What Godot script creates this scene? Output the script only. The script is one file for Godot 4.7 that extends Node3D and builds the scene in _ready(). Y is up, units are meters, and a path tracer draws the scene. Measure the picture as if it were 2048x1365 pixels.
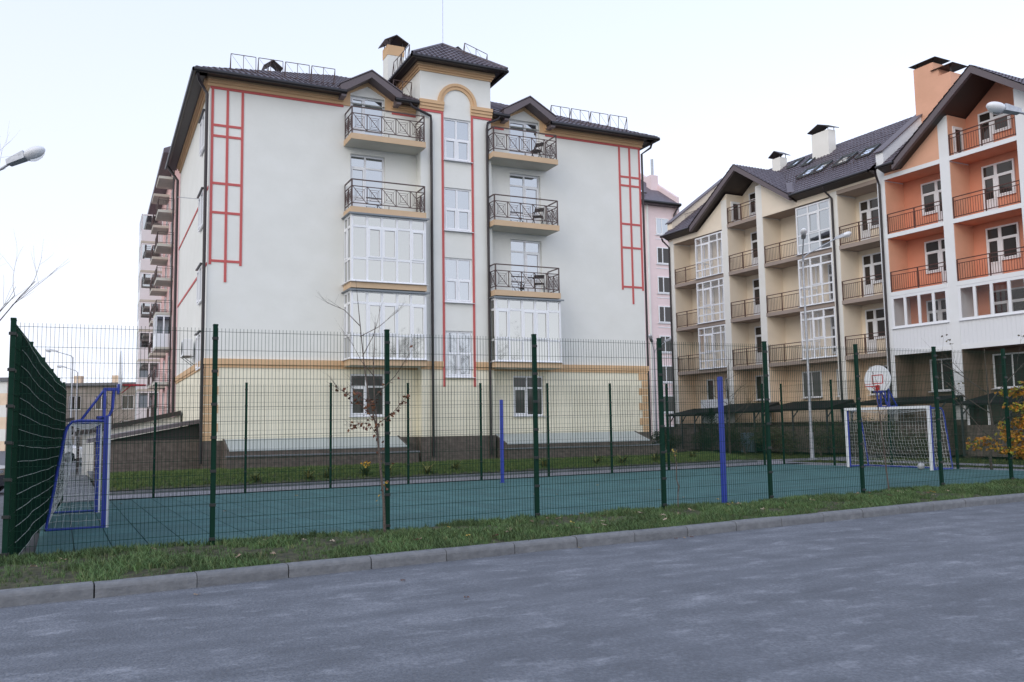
extends Node3D
# ---------------------------------------------------------------- frames measured from the photograph
const CAM_H := 1.65
const ANG_COURT := 0.4753      # turn of the ball court (its long side runs along local x)
const ANG_MAIN := 0.4458       # turn of the cream building with the stair tower
const ANG_RIGHT := -1.0868     # turn of the cream and orange row on the right
const COURT_O := Vector3(-6.3255, 0.0, -10.9407)
const MAIN_O := Vector3(-3.29, 0.3, -35.32)
const RIGHT_O := Vector3(17.462, 0.0, -45.858)
var M := {}
var rng := RandomNumberGenerator.new()
var used := {}

# ---------------------------------------------------------------- mesh builder
class MB:
	var v := PackedVector3Array()
	var n := PackedVector3Array()
	var c := PackedColorArray()
	var ix := PackedInt32Array()
	var col := Color(1, 1, 1)
	func pt(p: Vector3, nn: Vector3) -> int:
		v.append(p); n.append(nn); c.append(col)
		return v.size() - 1
	func tri(a: Vector3, b: Vector3, d: Vector3) -> void:   # counter-clockwise seen from outside
		var nn := (b - a).cross(d - a)
		if nn.length_squared() < 1e-18: return
		nn = nn.normalized()
		var i := pt(a, nn)
		pt(b, nn); pt(d, nn)
		ix.append_array(PackedInt32Array([i, i + 2, i + 1]))
	func quad(a: Vector3, b: Vector3, d: Vector3, e: Vector3) -> void:
		var nn := (b - a).cross(e - a)
		if nn.length_squared() < 1e-18: nn = (d - b).cross(e - b)
		nn = nn.normalized()
		var i := pt(a, nn)
		pt(b, nn); pt(d, nn); pt(e, nn)
		ix.append_array(PackedInt32Array([i, i + 2, i + 1, i, i + 3, i + 2]))
	func hexa(p: Array) -> void:      # 0-3 bottom ring, 4-7 top ring, ring counter-clockwise seen from above
		quad(p[3], p[2], p[1], p[0]); quad(p[4], p[5], p[6], p[7])
		for k in 4:
			var k2 := (k + 1) % 4
			quad(p[k], p[k2], p[k2 + 4], p[k + 4])
	func box(x0: float, y0: float, z0: float, x1: float, y1: float, z1: float) -> void:
		hexa([Vector3(x0, y0, z1), Vector3(x1, y0, z1), Vector3(x1, y0, z0), Vector3(x0, y0, z0), Vector3(x0, y1, z1), Vector3(x1, y1, z1), Vector3(x1, y1, z0), Vector3(x0, y1, z0)])
	func cbox(x0: float, y0: float, z0: float, x1: float, y1: float, z1: float, b: float) -> void:   # top edges chamfered
		box(x0, y0, z0, x1, y1 - b, z1)
		var ym := y1 - b
		var lo := [Vector3(x0, ym, z1), Vector3(x1, ym, z1), Vector3(x1, ym, z0), Vector3(x0, ym, z0)]
		var hi := [Vector3(x0 + b, y1, z1 - b), Vector3(x1 - b, y1, z1 - b), Vector3(x1 - b, y1, z0 + b), Vector3(x0 + b, y1, z0 + b)]
		quad(hi[0], hi[1], hi[2], hi[3])
		for k in 4:
			quad(lo[k], lo[(k + 1) % 4], hi[(k + 1) % 4], hi[k])
	func bar(a: Vector3, b: Vector3, w: float, h: float) -> void:    # rectangular bar from a to b
		var d := (b - a).normalized()
		var up := Vector3.UP if absf(d.y) < 0.95 else Vector3.BACK
		var s := d.cross(up).normalized() * w * 0.5
		var t := s.cross(d).normalized() * h * 0.5
		var r := [a - s - t, a + s - t, a + s + t, a - s + t, b - s - t, b + s - t, b + s + t, b - s + t]
		quad(r[3], r[2], r[1], r[0]); quad(r[4], r[5], r[6], r[7])
		for k in 4:
			var k2 := (k + 1) % 4
			quad(r[k], r[k2], r[k2 + 4], r[k + 4])
	func tube(pts: Array, rad: Array, sides: int, cap := true) -> void:
		var m := pts.size()
		var up := Vector3(0.31, 0.2, 0.93).normalized()
		var base := -1
		for i in m:
			var d: Vector3 = (pts[mini(i + 1, m - 1)] - pts[maxi(i - 1, 0)]).normalized()
			var s := d.cross(up)
			if s.length() < 0.05: s = d.cross(Vector3(0.9, 0.1, -0.3))
			s = s.normalized()
			up = s.cross(d).normalized()
			var r: float = rad[mini(i, rad.size() - 1)]
			for k in sides:
				var an := TAU * k / sides
				var o := s * cos(an) + up * sin(an)
				var id := pt(pts[i] + o * r, o)
				if base < 0: base = id
		for i in m - 1:
			for k in sides:
				var a := base + i * sides + k
				var b := base + i * sides + (k + 1) % sides
				ix.append_array(PackedInt32Array([a, b, b + sides, a, b + sides, a + sides]))
		if cap:
			for e in [0, m - 1]:
				var d2: Vector3 = (pts[0] - pts[1]).normalized() if e == 0 else (pts[m - 1] - pts[m - 2]).normalized()
				var cc := pt(pts[e], d2)
				for k in sides:
					var a2 := pt(v[base + e * sides + k], d2)
					var b2 := pt(v[base + e * sides + (k + 1) % sides], d2)
					if e == 0: ix.append_array(PackedInt32Array([cc, a2, b2]))
					else: ix.append_array(PackedInt32Array([cc, b2, a2]))
	func rod(a: Vector3, b: Vector3, r: float, sides := 6) -> void:
		tube([a, b], [r, r], sides)
	func extrude(poly: PackedVector2Array, z0: float, z1: float) -> void:   # polygon in xy, counter-clockwise
		if Geometry2D.is_polygon_clockwise(poly):
			poly = poly.duplicate(); poly.reverse()
		var tr := Geometry2D.triangulate_polygon(poly)
		for i in range(0, tr.size(), 3):
			var a := poly[tr[i]]
			var b := poly[tr[i + 1]]
			var d := poly[tr[i + 2]]
			if (b - a).cross(d - a) < 0:
				var sw := b
				b = d
				d = sw
			tri(Vector3(a.x, a.y, z1), Vector3(b.x, b.y, z1), Vector3(d.x, d.y, z1))
			tri(Vector3(a.x, a.y, z0), Vector3(d.x, d.y, z0), Vector3(b.x, b.y, z0))
		for i in poly.size():
			var p := poly[i]
			var q := poly[(i + 1) % poly.size()]
			quad(Vector3(p.x, p.y, z0), Vector3(q.x, q.y, z0), Vector3(q.x, q.y, z1), Vector3(p.x, p.y, z1))
	func sphere(o: Vector3, r: Vector3, seg := 12, rings := 7) -> void:
		var base := v.size()
		for j in rings + 1:
			var ph := PI * j / rings
			for k in seg + 1:
				var th := TAU * k / seg
				var d := Vector3(sin(ph) * cos(th), cos(ph), sin(ph) * sin(th))
				pt(o + d * r, (d / r).normalized())
		for j in rings:
			for k in seg:
				var a := base + j * (seg + 1) + k
				var b := a + seg + 1
				ix.append_array(PackedInt32Array([a, b, b + 1, a, b + 1, a + 1]))
	func mesh() -> ArrayMesh:
		var ar := []
		ar.resize(Mesh.ARRAY_MAX)
		ar[Mesh.ARRAY_VERTEX] = v; ar[Mesh.ARRAY_NORMAL] = n; ar[Mesh.ARRAY_COLOR] = c; ar[Mesh.ARRAY_INDEX] = ix
		var am := ArrayMesh.new()
		am.add_surface_from_arrays(Mesh.PRIMITIVE_TRIANGLES, ar)
		return am

# ---------------------------------------------------------------- scene helpers
func obj(called: String, mesh, mat, parent: Node = self) -> MeshInstance3D:
	var o = MeshInstance3D.new()
	o.mesh = mesh.mesh() if mesh is MB else mesh
	o.material_override = mat
	if parent == self: called = numbered(called)
	o.name = called
	parent.add_child(o, true)
	return o
func numbered(called: String) -> String:
	if not used.has(called):
		used[called] = 0
		return called
	used[called] += 1
	return called + "_%03d" % used[called]
func tag(o: Node, label: String, category: String, group := "") -> Node:
	o.set_meta("label", label); o.set_meta("category", category)
	if group != "": o.set_meta("group", group)
	return o
func thing(called: String, label: String, category: String, pos := Vector3.ZERO, turn := 0.0, group := "") -> Node3D:
	var o = Node3D.new()
	o.name = numbered(called)
	add_child(o)
	o.position = pos; o.rotation.y = turn
	tag(o, label, category, group)
	return o
func part(called: String, parent: Node, pos := Vector3.ZERO) -> Node3D:
	var o = Node3D.new()
	o.name = called
	parent.add_child(o, true)
	o.position = pos
	return o
func struct(called: String, mesh, mat, pos := Vector3.ZERO, turn := 0.0) -> MeshInstance3D:
	var o = obj(called, mesh, mat)
	o.position = pos; o.rotation.y = turn
	o.set_meta("kind", "structure")
	return o
func court_at(s: float, t: float, y: float) -> Vector3:
	return COURT_O + Vector3(s, y, -t).rotated(Vector3.UP, ANG_COURT)
func court_y(s: float, t: float) -> float:
	return -0.02 + 0.006 * s - 0.0115 * t

# ---------------------------------------------------------------- materials
func noise_tex(sd: int, freq: float, size: int, c0: Color, c1: Color, oct := 4, gain := 1.6, grain := 0.0, stretch := 1) -> ImageTexture:
	var fn = FastNoiseLite.new()
	fn.seed = sd; fn.frequency = freq; fn.fractal_octaves = oct
	fn.noise_type = FastNoiseLite.TYPE_SIMPLEX_SMOOTH
	var im = fn.get_seamless_image(size, size)
	im.convert(Image.FORMAT_RGB8)
	var r2 = RandomNumberGenerator.new()
	r2.seed = sd + 5
	for y in size:
		for x in size:
			var g = im.get_pixel(x, y).r
			g = clampf((g - 0.5) * gain + 0.5 + r2.randf_range(-grain, grain), 0.0, 1.0)
			im.set_pixel(x, y, c0.lerp(c1, g))
	im.generate_mipmaps()
	return ImageTexture.create_from_image(im)
func bump_tex(sd: int, freq: float, size: int, strength: float, oct := 4) -> ImageTexture:
	var fn = FastNoiseLite.new()
	fn.seed = sd; fn.frequency = freq; fn.fractal_octaves = oct
	var im = fn.get_seamless_image(size, size)
	im.convert(Image.FORMAT_RGBA8)
	im.bump_map_to_normal_map(strength)
	return ImageTexture.create_from_image(im)
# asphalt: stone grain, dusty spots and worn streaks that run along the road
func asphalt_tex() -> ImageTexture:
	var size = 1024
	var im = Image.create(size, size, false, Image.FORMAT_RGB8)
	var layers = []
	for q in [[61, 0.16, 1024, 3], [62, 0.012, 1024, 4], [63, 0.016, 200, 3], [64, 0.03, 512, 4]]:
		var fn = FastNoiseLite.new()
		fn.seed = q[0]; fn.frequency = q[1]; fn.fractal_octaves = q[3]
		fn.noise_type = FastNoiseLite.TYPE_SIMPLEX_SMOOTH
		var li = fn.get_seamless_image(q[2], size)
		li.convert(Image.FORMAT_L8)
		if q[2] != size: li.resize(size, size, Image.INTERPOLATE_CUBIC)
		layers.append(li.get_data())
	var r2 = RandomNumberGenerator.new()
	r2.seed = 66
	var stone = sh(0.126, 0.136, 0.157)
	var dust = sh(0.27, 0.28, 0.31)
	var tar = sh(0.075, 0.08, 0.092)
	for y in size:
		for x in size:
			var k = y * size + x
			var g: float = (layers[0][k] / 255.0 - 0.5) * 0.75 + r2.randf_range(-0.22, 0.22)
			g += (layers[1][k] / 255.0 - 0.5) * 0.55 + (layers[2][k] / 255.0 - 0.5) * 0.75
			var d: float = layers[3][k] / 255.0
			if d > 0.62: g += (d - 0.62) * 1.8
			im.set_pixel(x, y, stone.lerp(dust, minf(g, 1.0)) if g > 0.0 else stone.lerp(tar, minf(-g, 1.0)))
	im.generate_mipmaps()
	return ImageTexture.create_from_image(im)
func mat(color: Color, rough := 0.8, metal := 0.0) -> StandardMaterial3D:
	var m = StandardMaterial3D.new()
	m.albedo_color = color; m.roughness = rough; m.metallic = metal
	return m
func tmat(tex: Texture2D, per_metre: float, rough: float, nrm: Texture2D = null, nscale := 0.6) -> StandardMaterial3D:
	var m = mat(Color(1, 1, 1), rough)
	m.albedo_texture = tex
	m.uv1_triplanar = true; m.uv1_world_triplanar = true
	m.uv1_scale = Vector3.ONE * per_metre
	if nrm:
		m.normal_enabled = true; m.normal_texture = nrm; m.normal_scale = nscale
	return m
func sh(r: float, g: float, b: float) -> Color:      # linear base colour -> sRGB
	return Color(r, g, b).linear_to_srgb()
func stucco(sd: int, r: float, g: float, b: float, spread := 0.06) -> StandardMaterial3D:
	var c0 = sh(r * (1 - spread), g * (1 - spread), b * (1 - spread * 1.3))
	var c1 = sh(minf(r * (1 + spread), 0.92), minf(g * (1 + spread), 0.92), minf(b * (1 + spread), 0.92))
	return tmat(noise_tex(sd, 0.012, 256, c0, c1, 5, 1.5, 0.06), 0.22, 0.92, M.bump_fine, 0.08)
func make_materials() -> void:
	M.bump_fine = bump_tex(3, 0.09, 256, 3.0, 3)
	M.cream = stucco(11, 0.79, 0.79, 0.755, 0.03)
	M.cream_low = stucco(12, 0.81, 0.765, 0.62, 0.035)
	M.tan = stucco(13, 0.66, 0.44, 0.26, 0.05)
	M.red_trim = mat(sh(0.55, 0.12, 0.115), 0.85)
	M.slab = stucco(14, 0.55, 0.53, 0.47)
	M.slab_edge = stucco(15, 0.62, 0.45, 0.30)
	M.pink = stucco(16, 0.80, 0.65, 0.66, 0.04)
	M.pink_deep = stucco(28, 0.78, 0.50, 0.48)
	M.r_cream = stucco(17, 0.84, 0.735, 0.60, 0.035)
	M.r_pilaster = stucco(18, 0.81, 0.79, 0.745, 0.035)
	M.r_peach = stucco(19, 0.81, 0.645, 0.49)
	M.r_orange = stucco(20, 0.70, 0.305, 0.20)
	M.r_orange_light = stucco(25, 0.74, 0.41, 0.28)
	M.r_white = stucco(21, 0.80, 0.81, 0.83, 0.03)
	M.r_slab = stucco(22, 0.36, 0.29, 0.25)
	M.r_brown = stucco(23, 0.20, 0.145, 0.11)
	M.plinth = tmat(noise_tex(24, 0.03, 256, sh(0.085, 0.066, 0.056), sh(0.15, 0.12, 0.103), 4, 1.8, 0.12), 0.5, 0.75, M.bump_fine, 0.5)
	M.grey_wall = stucco(26, 0.34, 0.31, 0.28, 0.1)
	M.roof = tmat(noise_tex(27, 0.02, 256, sh(0.090, 0.074, 0.088), sh(0.145, 0.120, 0.140), 4, 1.6, 0.1), 0.4, 0.5, null)
	M.fascia = mat(sh(0.032, 0.022, 0.022), 0.45)
	M.fascia_light = mat(sh(0.125, 0.10, 0.11), 0.5)
	M.gutter = mat(sh(0.016, 0.013, 0.015), 0.35)
	M.pipe = mat(sh(0.02, 0.014, 0.017), 0.4)
	M.upvc = mat(sh(0.82, 0.83, 0.86), 0.3)
	M.sill = mat(sh(0.75, 0.76, 0.8), 0.4)
	M.flash = mat(sh(0.20, 0.22, 0.24), 0.45, 0.4)
	M.glass = mat(sh(0.41, 0.43, 0.45), 0.03, 0.95)
	M.glass_bay = mat(sh(0.43, 0.435, 0.42), 0.03, 0.95)
	M.glass_r = mat(Color(sh(0.6, 0.62, 0.64), 0.0), 0.02, 0.0)
	M.glass_r.transparency = BaseMaterial3D.TRANSPARENCY_ALPHA
	M.glass_dark = mat(sh(0.035, 0.03, 0.027), 0.04)
	M.glass_dark.metallic_specular = 0.5
	M.rail = mat(sh(0.085, 0.05, 0.045), 0.5)
	M.rail_r = mat(sh(0.075, 0.028, 0.022), 0.55)
	M.fence = mat(sh(0.004, 0.030, 0.018), 0.6)
	M.fence.metallic_specular = 0.25
	M.clip = mat(sh(0.012, 0.016, 0.014), 0.5)
	M.screen = tmat(noise_tex(31, 0.05, 256, sh(0.003, 0.018, 0.011), sh(0.006, 0.028, 0.018), 3, 1.6, 0.2), 1.2, 0.85)
	M.screen.metallic_specular = 0.08
	M.wire_glint = mat(sh(0.35, 0.38, 0.34), 0.7)  # pale colour that paints in the sheen of the horizontal fence wires
	M.blue = mat(sh(0.022, 0.045, 0.33), 0.4)
	M.white_paint = mat(sh(0.78, 0.79, 0.82), 0.4)
	M.red_paint = mat(sh(0.5, 0.025, 0.03), 0.5)
	M.net = mat(sh(0.66, 0.66, 0.64), 0.9)
	M.galv = tmat(noise_tex(32, 0.05, 128, sh(0.36, 0.38, 0.42), sh(0.5, 0.52, 0.56), 3, 1.6, 0.1), 1.0, 0.45, null)
	M.galv.metallic = 0.35
	M.lamp_dark = mat(sh(0.05, 0.055, 0.06), 0.4)
	M.lamp_glass = mat(Color(sh(0.7, 0.72, 0.75), 0.25), 0.1)
	M.lamp_glass.transparency = BaseMaterial3D.TRANSPARENCY_ALPHA
	M.bark = tmat(noise_tex(33, 0.06, 128, sh(0.06, 0.045, 0.038), sh(0.16, 0.13, 0.11), 4, 1.6, 0.15), 4.0, 0.95)
	M.leafv = mat(Color(1, 1, 1), 0.75)
	M.leafv.vertex_color_use_as_albedo = true
	M.leafv.backlight = Color(0.35, 0.3, 0.12)
	M.veg = mat(Color(1, 1, 1), 0.9)
	M.veg.vertex_color_use_as_albedo = true
	M.concrete = tmat(noise_tex(34, 0.03, 256, sh(0.135, 0.14, 0.15), sh(0.20, 0.205, 0.215), 5, 1.6, 0.2), 0.9, 0.9, M.bump_fine, 0.5)
	M.concrete2 = tmat(noise_tex(35, 0.03, 256, sh(0.125, 0.13, 0.14), sh(0.185, 0.19, 0.20), 5, 1.6, 0.2), 0.8, 0.9, M.bump_fine, 0.5)
	M.paving = tmat(noise_tex(36, 0.04, 256, sh(0.17, 0.165, 0.18), sh(0.29, 0.28, 0.30), 5, 1.7, 0.12), 0.5, 0.9, M.bump_fine, 0.5)
	M.earth = tmat(noise_tex(37, 0.03, 256, sh(0.035, 0.035, 0.02), sh(0.085, 0.085, 0.04), 5, 1.8, 0.15), 0.7, 1.0, M.bump_fine, 1.0)
	M.dark_asphalt = tmat(noise_tex(38, 0.05, 256, sh(0.10, 0.105, 0.115), sh(0.17, 0.175, 0.19), 5, 1.7, 0.15), 0.4, 0.95)
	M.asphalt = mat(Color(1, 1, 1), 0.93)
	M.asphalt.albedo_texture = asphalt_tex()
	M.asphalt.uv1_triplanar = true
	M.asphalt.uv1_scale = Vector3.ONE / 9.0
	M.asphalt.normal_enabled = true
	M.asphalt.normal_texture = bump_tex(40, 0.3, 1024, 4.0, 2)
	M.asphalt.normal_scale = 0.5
	for k in 4:
		var d = 0.9 + 0.07 * k
		M["tile%d" % k] = tmat(noise_tex(50 + k, 0.08, 256, sh(0.036 * d, 0.103 * d, 0.100 * d), sh(0.060 * d, 0.148 * d, 0.146 * d), 4, 1.5, 0.25), 0.8, 0.92, M.bump_fine, 0.6)
	M.black = mat(sh(0.012, 0.012, 0.012), 0.7)
	M.poly = mat(sh(0.40, 0.44, 0.44), 0.3)
	M.canopy = mat(sh(0.022, 0.019, 0.021), 0.65)
	M.canopy.metallic_specular = 0.25
	M.room = mat(sh(0.25, 0.22, 0.19), 0.95)
	M.curtain = mat(sh(0.6, 0.58, 0.54), 0.95)

# ---------------------------------------------------------------- building pieces
var pane_mesh: BoxMesh
func pane(parent: Node, x0: float, y0: float, x1: float, y1: float, z: float, g: Material, xf := Transform3D.IDENTITY, tilt := 0.0) -> void:
	var p = MeshInstance3D.new()
	p.mesh = pane_mesh; p.material_override = g
	p.name = "pane"
	parent.add_child(p, true)
	var b = Basis.from_euler(Vector3(rng.randf_range(-0.006, 0.006) + tilt, rng.randf_range(-0.006, 0.006), 0)) * Basis.from_scale(Vector3(x1 - x0, y1 - y0, 0.012))
	p.transform = xf * Transform3D(b, Vector3((x0 + x1) / 2, (y0 + y1) / 2, z))
# frame and panes of one glazed opening; cols / rows are fractions; sash lists the cells [column, row] that open
func glaze(into: Node, x0: float, y0: float, x1: float, y1: float, z: float, cols: Array, rows: Array, g: Material, fw := 0.07, sash := [], xf := Transform3D.IDENTITY, solid := [], frame_mat: Material = null) -> void:
	var mb = MB.new()
	var d = 0.07
	var w = x1 - x0
	var h = y1 - y0
	mb.box(x0, y0, z, x1, y0 + fw, z + d); mb.box(x0, y1 - fw, z, x1, y1, z + d)
	mb.box(x0, y0 + fw, z, x0 + fw, y1 - fw, z + d); mb.box(x1 - fw, y0 + fw, z, x1, y1 - fw, z + d)
	for i in range(1, cols.size() - 1):
		var cx: float = x0 + w * cols[i]
		mb.box(cx - fw * 0.5, y0 + fw, z, cx + fw * 0.5, y1 - fw, z + d - 0.003)
	for j in range(1, rows.size() - 1):
		var cy: float = y0 + h * rows[j]
		mb.box(x0 + fw, cy - fw * 0.5, z, x1 - fw, cy + fw * 0.5, z + d - 0.006)
	for i in cols.size() - 1:
		for j in rows.size() - 1:
			var ax: float = x0 + w * cols[i] + (fw if i == 0 else fw * 0.5)
			var bx: float = x0 + w * cols[i + 1] - (fw if i == cols.size() - 2 else fw * 0.5)
			var ay: float = y0 + h * rows[j] + (fw if j == 0 else fw * 0.5)
			var by: float = y0 + h * rows[j + 1] - (fw if j == rows.size() - 2 else fw * 0.5)
			if solid.has([i, j]):
				mb.box(ax, ay, z + 0.01, bx, by, z + d - 0.02)
				continue
			if sash.has([i, j]):
				var s = 0.055
				mb.box(ax, ay, z + 0.02, bx, ay + s, z + d + 0.02); mb.box(ax, by - s, z + 0.02, bx, by, z + d + 0.02)
				mb.box(ax, ay + s, z + 0.02, ax + s, by - s, z + d + 0.02); mb.box(bx - s, ay + s, z + 0.02, bx, by - s, z + d + 0.02)
				ax += s; bx -= s; ay += s; by -= s
			pane(into, ax, ay, bx, by, z + 0.03, g, xf)
	var f = obj("frame", mb, M.upvc if frame_mat == null else frame_mat, into)
	f.transform = xf
func window(parent: Node, x0: float, y0: float, x1: float, y1: float, z: float, cols: Array, rows: Array, g: Material, sash := [], solid := [], sill := true) -> Node3D:
	var p = part("window", parent)
	glaze(p, x0, y0, x1, y1, z, cols, rows, g, 0.07, sash, Transform3D.IDENTITY, solid)
	if sill:
		var mb = MB.new()
		mb.hexa([Vector3(x0 - 0.04, y0 - 0.035, z + 0.27), Vector3(x1 + 0.04, y0 - 0.035, z + 0.27), Vector3(x1 + 0.04, y0 - 0.01, z + 0.05), Vector3(x0 - 0.04, y0 - 0.01, z + 0.05),
			Vector3(x0 - 0.04, y0 - 0.015, z + 0.27), Vector3(x1 + 0.04, y0 - 0.015, z + 0.27), Vector3(x1 + 0.04, y0 + 0.012, z + 0.05), Vector3(x0 - 0.04, y0 + 0.012, z + 0.05)])
		obj("sill", mb, M.sill, p)
	return p
func wall(mb: MB, x0: float, x1: float, y0: float, y1: float, z: float, holes: Array, depth := 0.25) -> void:
	var xs = [x0, x1]
	var ys = [y0, y1]
	for h in holes:
		for k in [0, 2]:
			if h[k] > x0 and h[k] < x1 and not xs.has(h[k]): xs.append(h[k])
		for k in [1, 3]:
			if h[k] > y0 and h[k] < y1 and not ys.has(h[k]): ys.append(h[k])
	xs.sort(); ys.sort()
	for i in xs.size() - 1:
		for j in ys.size() - 1:
			var cx: float = (xs[i] + xs[i + 1]) / 2
			var cy: float = (ys[j] + ys[j + 1]) / 2
			var inside = false
			for h in holes:
				if cx > h[0] and cx < h[2] and cy > h[1] and cy < h[3]: inside = true
			if not inside:
				mb.quad(Vector3(xs[i], ys[j], z), Vector3(xs[i + 1], ys[j], z), Vector3(xs[i + 1], ys[j + 1], z), Vector3(xs[i], ys[j + 1], z))
				mb.quad(Vector3(xs[i + 1], ys[j], z - depth), Vector3(xs[i], ys[j], z - depth), Vector3(xs[i], ys[j + 1], z - depth), Vector3(xs[i + 1], ys[j + 1], z - depth))
	for h in holes:
		var a = Vector3(maxf(h[0], x0), maxf(h[1], y0), z)
		var b = Vector3(minf(h[2], x1), minf(h[3], y1), z)
		var dz = Vector3(0, 0, -depth)
		var lo = a
		var lr = Vector3(b.x, a.y, z)
		var ul = Vector3(a.x, b.y, z)
		mb.quad(lo, lr, lr + dz, lo + dz); mb.quad(b, ul, ul + dz, b + dz)
		mb.quad(ul, lo, lo + dz, ul + dz); mb.quad(lr, b, b + dz, lr + dz)
# rows of pressed metal tiles on one slope; the left and right ends move from xl0/xr0 at the eave to xl1/xr1 at the ridge
func tile_roof(mb: MB, o: Vector3, ux: Vector3, up: Vector3, length: float, xl0: float, xr0: float, xl1: float, xr1: float, wave := 0.22, row := 0.35) -> void:
	var nn = ux.cross(up).normalized()
	var rows = int(ceil(length / row))
	for r in rows:
		var a = r * row
		var b = minf((r + 1) * row, length)
		var fa = a / length
		var fb = b / length
		var la = lerpf(xl0, xl1, fa)
		var ra = lerpf(xr0, xr1, fa)
		var lb = lerpf(xl0, xl1, fb)
		var rb = lerpf(xr0, xr1, fb)
		var nseg = maxi(2, int(ceil(maxf(ra - la, rb - lb) / (wave / 4.0))))
		for k in nseg:
			var q = [Vector3.ZERO, Vector3.ZERO, Vector3.ZERO, Vector3.ZERO, Vector3.ZERO, Vector3.ZERO]
			for e in 2:
				var f = float(k + e) / nseg
				var xa = lerpf(la, ra, f)
				var xb = lerpf(lb, rb, f)
				var wa = 0.02 * sin(TAU * xa / wave)
				var wb = 0.02 * sin(TAU * xb / wave)
				q[e] = o + ux * xa + up * a + nn * (wa + 0.03)
				q[2 + e] = o + ux * xb + up * b + nn * wb
				q[4 + e] = o + ux * xa + up * a + nn * (wa - 0.01)
			mb.quad(q[0], q[1], q[3], q[2])
			mb.quad(q[4], q[5], q[1], q[0])
func pipe_run(parent: Node, called: String, pts: Array, r: float, m: Material) -> MeshInstance3D:
	var mb = MB.new()
	mb.tube(pts, [r], 8)
	return obj(called, mb, m, parent)
func gutter(mb: MB, a: Vector3, b: Vector3, r: float) -> void:
	mb.tube([a, b], [r], 8)
# ornamental railing of the cream building, along local x from 0 to L at z = 0
func fancy_rail(mb: MB, o: Vector3, dir: Vector3, L: float, cells: int, H := 1.08) -> void:
	var up = Vector3.UP
	mb.bar(o + up * H, o + dir * L + up * H, 0.045, 0.04)
	mb.bar(o + up * 0.82, o + dir * L + up * 0.82, 0.03, 0.03)
	mb.bar(o + up * 0.16, o + dir * L + up * 0.16, 0.03, 0.03)
	for k in cells + 1:
		var x = L * k / cells
		var top = H if (k == 0 or k == cells) else 0.82
		var bot = 0.0 if (k == 0 or k == cells) else 0.16
		mb.bar(o + dir * x + up * bot, o + dir * x + up * top, 0.03, 0.03)
	mb.bar(o + dir * L * 0.5, o + dir * L * 0.5 + up * 0.16, 0.02, 0.02)
	for k in cells:
		var xa = L * k / cells + 0.02
		var xb = L * (k + 1) / cells - 0.02
		var a = o + dir * xa
		var b = o + dir * xb
		mb.bar(a + up * 0.81, b + up * 0.17, 0.02, 0.02)
		mb.bar(a + up * 0.17, b + up * 0.81, 0.009, 0.009)
		for ins in [0.17, 0.29]:
			var w: float = (xb - xa) * ins
			var h: float = 0.66 * ins
			var p = [a + dir * w + up * (0.16 + h), b - dir * w + up * (0.16 + h), b - dir * w + up * (0.82 - h), a + dir * w + up * (0.82 - h)]
			for e in 4:
				mb.bar(p[e], p[(e + 1) % 4], 0.012, 0.012)
# plain railing with upright bars (right-hand row)
func bar_rail(mb: MB, o: Vector3, dir: Vector3, L: float, posts: Array) -> void:
	var up = Vector3.UP
	mb.bar(o + up * 1.02, o + dir * L + up * 1.02, 0.045, 0.04)
	mb.bar(o + up * 0.84, o + dir * L + up * 0.84, 0.03, 0.03)
	mb.bar(o + up * 0.1, o + dir * L + up * 0.1, 0.035, 0.035)
	for p in posts:
		mb.bar(o + dir * L * p, o + dir * L * p + up * 1.02, 0.045, 0.045)
	var n = int(L / 0.12)
	for k in range(1, n):
		mb.bar(o + dir * L * k / n + up * 0.1, o + dir * L * k / n + up * 0.84, 0.014, 0.014)
func snow_guard(parent: Node, a: Vector3, b: Vector3, n: int, H: float, m: Material) -> void:
	var mb = MB.new()
	var up = Vector3.UP * H
	var back = Vector3(0, 0, -0.3)
	for k in n:
		var p = a.lerp(b, float(k) / n + 0.012)
		var q = a.lerp(b, float(k + 1) / n - 0.012)
		mb.bar(p + up, q + up, 0.022, 0.022); mb.bar(p + up * 0.08, q + up * 0.08, 0.02, 0.02)
		mb.bar(p, p + up, 0.022, 0.022); mb.bar(q, q + up, 0.022, 0.022)
		mb.bar(p.lerp(q, 0.5) + up * 0.08, p.lerp(q, 0.5) + up, 0.02, 0.02)
		mb.bar(p + up, p.lerp(q, 0.5) + up * 0.08, 0.008, 0.008); mb.bar(p.lerp(q, 0.5) + up, q + up * 0.08, 0.008, 0.008)
		mb.bar(p + up * 0.98, p + back, 0.025, 0.025)
		if k == n - 1: mb.bar(q + up * 0.98, q + back, 0.025, 0.025)
	obj("snow_guard", mb, m, parent)
func chimney(parent: Node, x0: float, x1: float, z0: float, z1: float, y0: float, y1: float, m: Material, cap := true) -> void:
	var p = part("chimney", parent)
	var mb = MB.new()
	mb.box(x0, y0, z0, x1, y1, z1)
	obj("stack", mb, m, p)
	if cap:
		var cb = MB.new()
		var cx = (x0 + x1) / 2
		var hw = (x1 - x0) / 2 + 0.18
		cb.extrude(PackedVector2Array([Vector2(cx - hw, y1 + 0.12), Vector2(cx, y1 + 0.42), Vector2(cx + hw, y1 + 0.12), Vector2(cx + hw, y1 + 0.16), Vector2(cx, y1 + 0.47), Vector2(cx - hw, y1 + 0.16)]), z0 - 0.15, z1 + 0.15)
		for e in [[x0 + 0.05, z0 + 0.05], [x1 - 0.05, z0 + 0.05], [x0 + 0.05, z1 - 0.05], [x1 - 0.05, z1 - 0.05]]:
			cb.bar(Vector3(e[0], y1 - 0.02, e[1]), Vector3(e[0], y1 + 0.25, e[1]), 0.03, 0.03)
		obj("cap", cb, M.fascia, p)

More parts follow.
